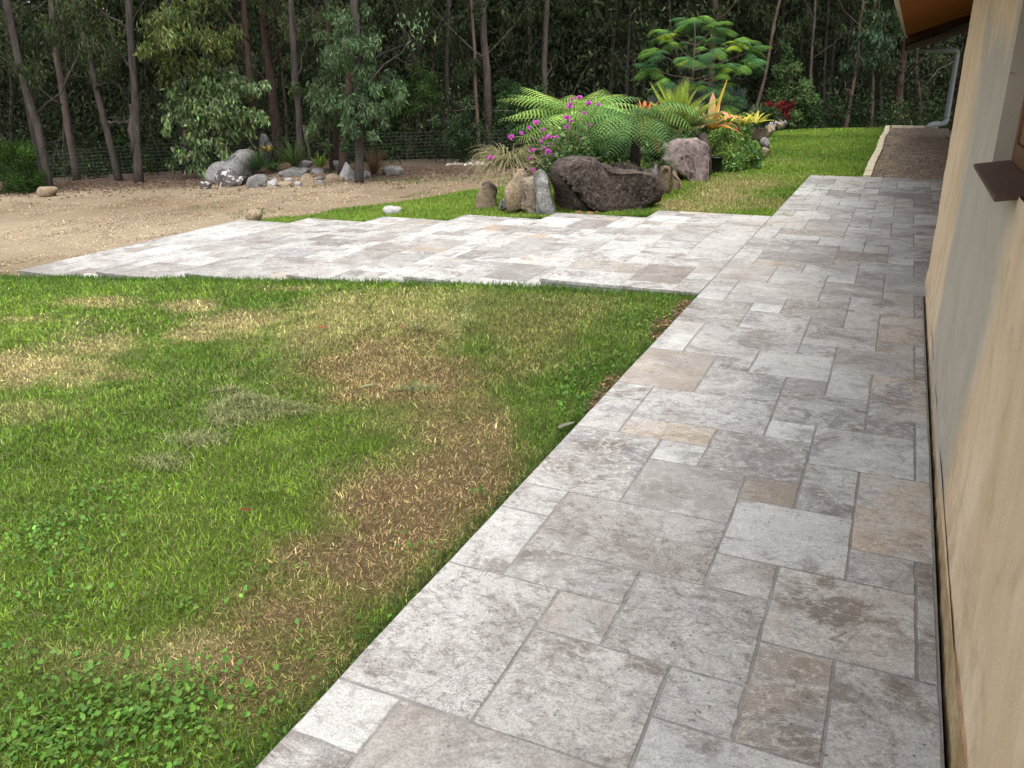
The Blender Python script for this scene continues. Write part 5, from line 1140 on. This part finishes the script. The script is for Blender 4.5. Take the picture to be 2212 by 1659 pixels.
for e in [(160, 1150, 130, 60, 190), (250, 1060, 90, 40, 80), (60, 1170, 80, 70, 100), (120, 1280, 110, 60, 100), (300, 1560, 210, 90, 420), (90, 1600, 120, 60, 160), (430, 1500, 120, 70, 150), (560, 1250, 120, 60, 22), (390, 1300, 60, 30, 26), (1240, 850, 60, 45, 170), (1290, 790, 50, 30, 90), (1380, 690, 70, 25, 160), (1450, 645, 50, 12, 130), (1100, 625, 140, 10, 90), (880, 1190, 50, 30, 16), (1035, 1065, 18, 10, 14), (180, 1420, 120, 60, 60), (700, 1430, 150, 80, 30), (30, 1420, 60, 50, 40), (450, 880, 200, 100, 40)]:
    clover(parts, *e)
V, F, C = join(parts); o = obj_np('clover', V, F, M['leaf'], col=C); tag(o, 'round-leaved clover weeds growing through the lawn', 'clover', kind='stuff')
# raked heap of mown clippings
parts = []
for (px, py, rx, ry, n, hz) in [(535, 885, 80, 26, 4200, .05), (490, 905, 45, 22, 1500, .04), (610, 888, 90, 12, 1000, .02), (430, 950, 70, 16, 900, .015), (900, 838, 50, 7, 420, .02), (500, 845, 50, 7, 500, .03), (905, 715, 22, 4, 200, .02), (350, 1000, 80, 20, 500, .015)]:
    c = G(px, py)[:2]; a = G(px + rx, py)[:2] - c; b = G(px, py - ry)[:2] - c; q = r.normal(0, .48, (n, 2)); Q = c + q[:, :1] * a + q[:, 1:] * b; fall = np.exp(-(q ** 2).sum(1) * 1.2)
    lump = np.clip(.6 + fbm2(Q[:, 0], Q[:, 1], 9, 3, 3), .1, 1.4)
    parts.append(blades(Q[:, 0], Q[:, 1], r.uniform(.02, .05, n), np.full(n, .0036), shade((.23, .245, .105), n, r, .42, .08), r, 2.0, zo=.012 + hz * fall * lump * r.random(n) ** .5))
V, F, C = join(parts); o = obj_np('grass_clippings', V, F, M['grassmat'], col=C); tag(o, 'raked heap of dry greyish grass clippings on the front lawn', 'grass clippings', kind='stuff')

# gravel stones, wood chips, leaf litter
OCT_V = np.array([(1, 0, 0), (0, 1, 0), (-1, 0, 0), (0, -1, 0), (0, 0, 1), (0, 0, -1)], float); OCT_F = np.array([(0, 1, 4), (1, 2, 4), (2, 3, 4), (3, 0, 4), (1, 0, 5), (2, 1, 5), (3, 2, 5), (0, 3, 5)])
def pebbles(X, Y, sz, col, zo=0.0, flat=.6):
    n = len(X); a = r.uniform(0, 6.28, n); s = sz[:, None] * r.uniform(.6, 1.25, (n, 3)) * np.array([1, 1, flat])
    v = OCT_V[None] * s[:, None]; ca, sa = np.cos(a)[:, None], np.sin(a)[:, None]
    v = np.stack([v[..., 0] * ca - v[..., 1] * sa, v[..., 0] * sa + v[..., 1] * ca, v[..., 2] + .25 * v[..., 0]], -1)
    V = (np.stack([X, Y, Zg(X, Y) - .02 + zo], -1)[:, None] + v).reshape(-1, 3); F = (np.arange(n)[:, None, None] * 6 + OCT_F[None]).reshape(-1, 3)
    return V, F, np.repeat(col, 6, 0)
n = 60000; X = -8.1 - 12 * r.random(n) ** 1.3; Y = YN + .02 + 9.5 * r.random(n) ** 1.2; k = gk(X, Y); X, Y = X[k], Y[k]; n1 = len(X)
P1 = pebbles(X, Y, r.uniform(.006, .016, n1), gravel_col(X, Y) * np.exp(r.normal(.1, .45, (n1, 1))))
n = 22000; X = r.uniform(-13, -4.5, n); Y = r.uniform(10.2, 18, n); k = gk(X, Y) & ~back_lawn_keep(X, Y); X, Y = X[k], Y[k]; n1 = len(X)
P2 = pebbles(X, Y, r.uniform(.008, .02, n1), gravel_col(X, Y) * np.exp(r.normal(.1, .4, (n1, 1))))
n = 700; X = r.uniform(-9.5, -5, n); Y = 19.4 + r.normal(0, .25, n); P3 = pebbles(X, Y, r.uniform(.03, .08, n), shade((.34, .29, .24), n, r, .3))
V, F, C = join([P1, P2, P3]); o = obj_np('gravel_stones', V, F, M['stone_tint'], col=C); tag(o, 'loose tan gravel of the driveway', 'gravel', kind='stuff')
n = 16000; X = r.uniform(.93, 2.33, n); Y = YE + .02 + 12 * r.random(n) ** 1.6; V, F, C = pebbles(X, Y, r.uniform(.008, .017, n), shade((.25, .195, .145), n, r, .35), .035); o = obj_np('strip_gravel', V, F, M['stone_tint'], col=C); tag(o, 'brown gravel of the strip between edging and house', 'gravel', kind='stuff')
def flakes(X, Y, L, wd, col, zo):
    n = len(X); P = np.stack([X, Y, Zg(X, Y) + zo], -1); a = r.uniform(0, 6.28, n); D = np.stack([np.cos(a), np.sin(a), r.normal(0, .25, n)], -1); return leaf_cloud(P, D, L, wd, col, r, .3)
n = 1500; Y = r.uniform(3.6, 5.9, n); X = -np.abs(r.normal(0, .09, n)) * np.clip(1 + 1.2 * fbm2(Y, Y * 0, 1.1, 5), .1, 2); k = fbm2(Y, Y * 0 + 3, .9, 15) > -.1; X, Y = X[k], Y[k]; n = len(X)
V, F, C = flakes(X, Y, r.uniform(.015, .045, n), r.uniform(.006, .016, n), shade((.22, .145, .085), n, r, .35), .006 + .02 * r.random(n)); o = obj_np('wood_chips', V, F, M['leaf'], col=C); tag(o, 'strip of wood chips along the path edge', 'wood chips', kind='stuff')
n = 5200; X = r.uniform(-22, -5, n); Y = np.interp(X, [-24, -16, -10, -5], [10.5, 13.0, 16.2, 17.5]) + r.normal(0, 1.0, n); V, F, C = flakes(X, Y, r.uniform(.04, .10, n), r.uniform(.015, .035, n), shade((.15, .105, .072), n, r, .45), .01 + .02 * r.random(n)); o = obj_np('leaf_litter', V, F, M['leaf'], col=C); tag(o, 'dry brown gum leaves littering the edge of the wood', 'leaf litter', kind='stuff')
for (px, py, L, c, lb) in [(684, 716, .10, (.30, .05, .045), 'fallen dark red leaf on the dry patch of the front lawn'), (862, 714, .07, (.30, .10, .06), 'fallen rusty leaf right of the dark red one'), (778, 845, .09, (.22, .24, .13), 'fallen pale green leaf right of the clippings heap'), (522, 1112, .06, (.16, .03, .025), 'small maroon leaf in the middle of the front lawn'), (1205, 933, .10, (.20, .19, .15), 'grey-green leaf lying near the path edge'), (768, 631, .09, (.03, .022, .018), 'dark dead leaf on the grass close to the steps'), (202, 640, .07, (.03, .022, .018), 'dark dead leaf on the grass near the lowest step'), (1300, 560, 0, 0, '')]:
    if not L: continue
    p = G(px, py) + np.array([0, 0, .028]); a = r.uniform(-.5, .5) + AZR; V, F, C = strap(arc(p, a, R(12), R(-14), L, 6), L * .28, c, np.array(c) * 1.2, r); tag(obj_np('fallen_leaf', V, F, M['leaf'], col=C, loc=p), lb, 'leaf')
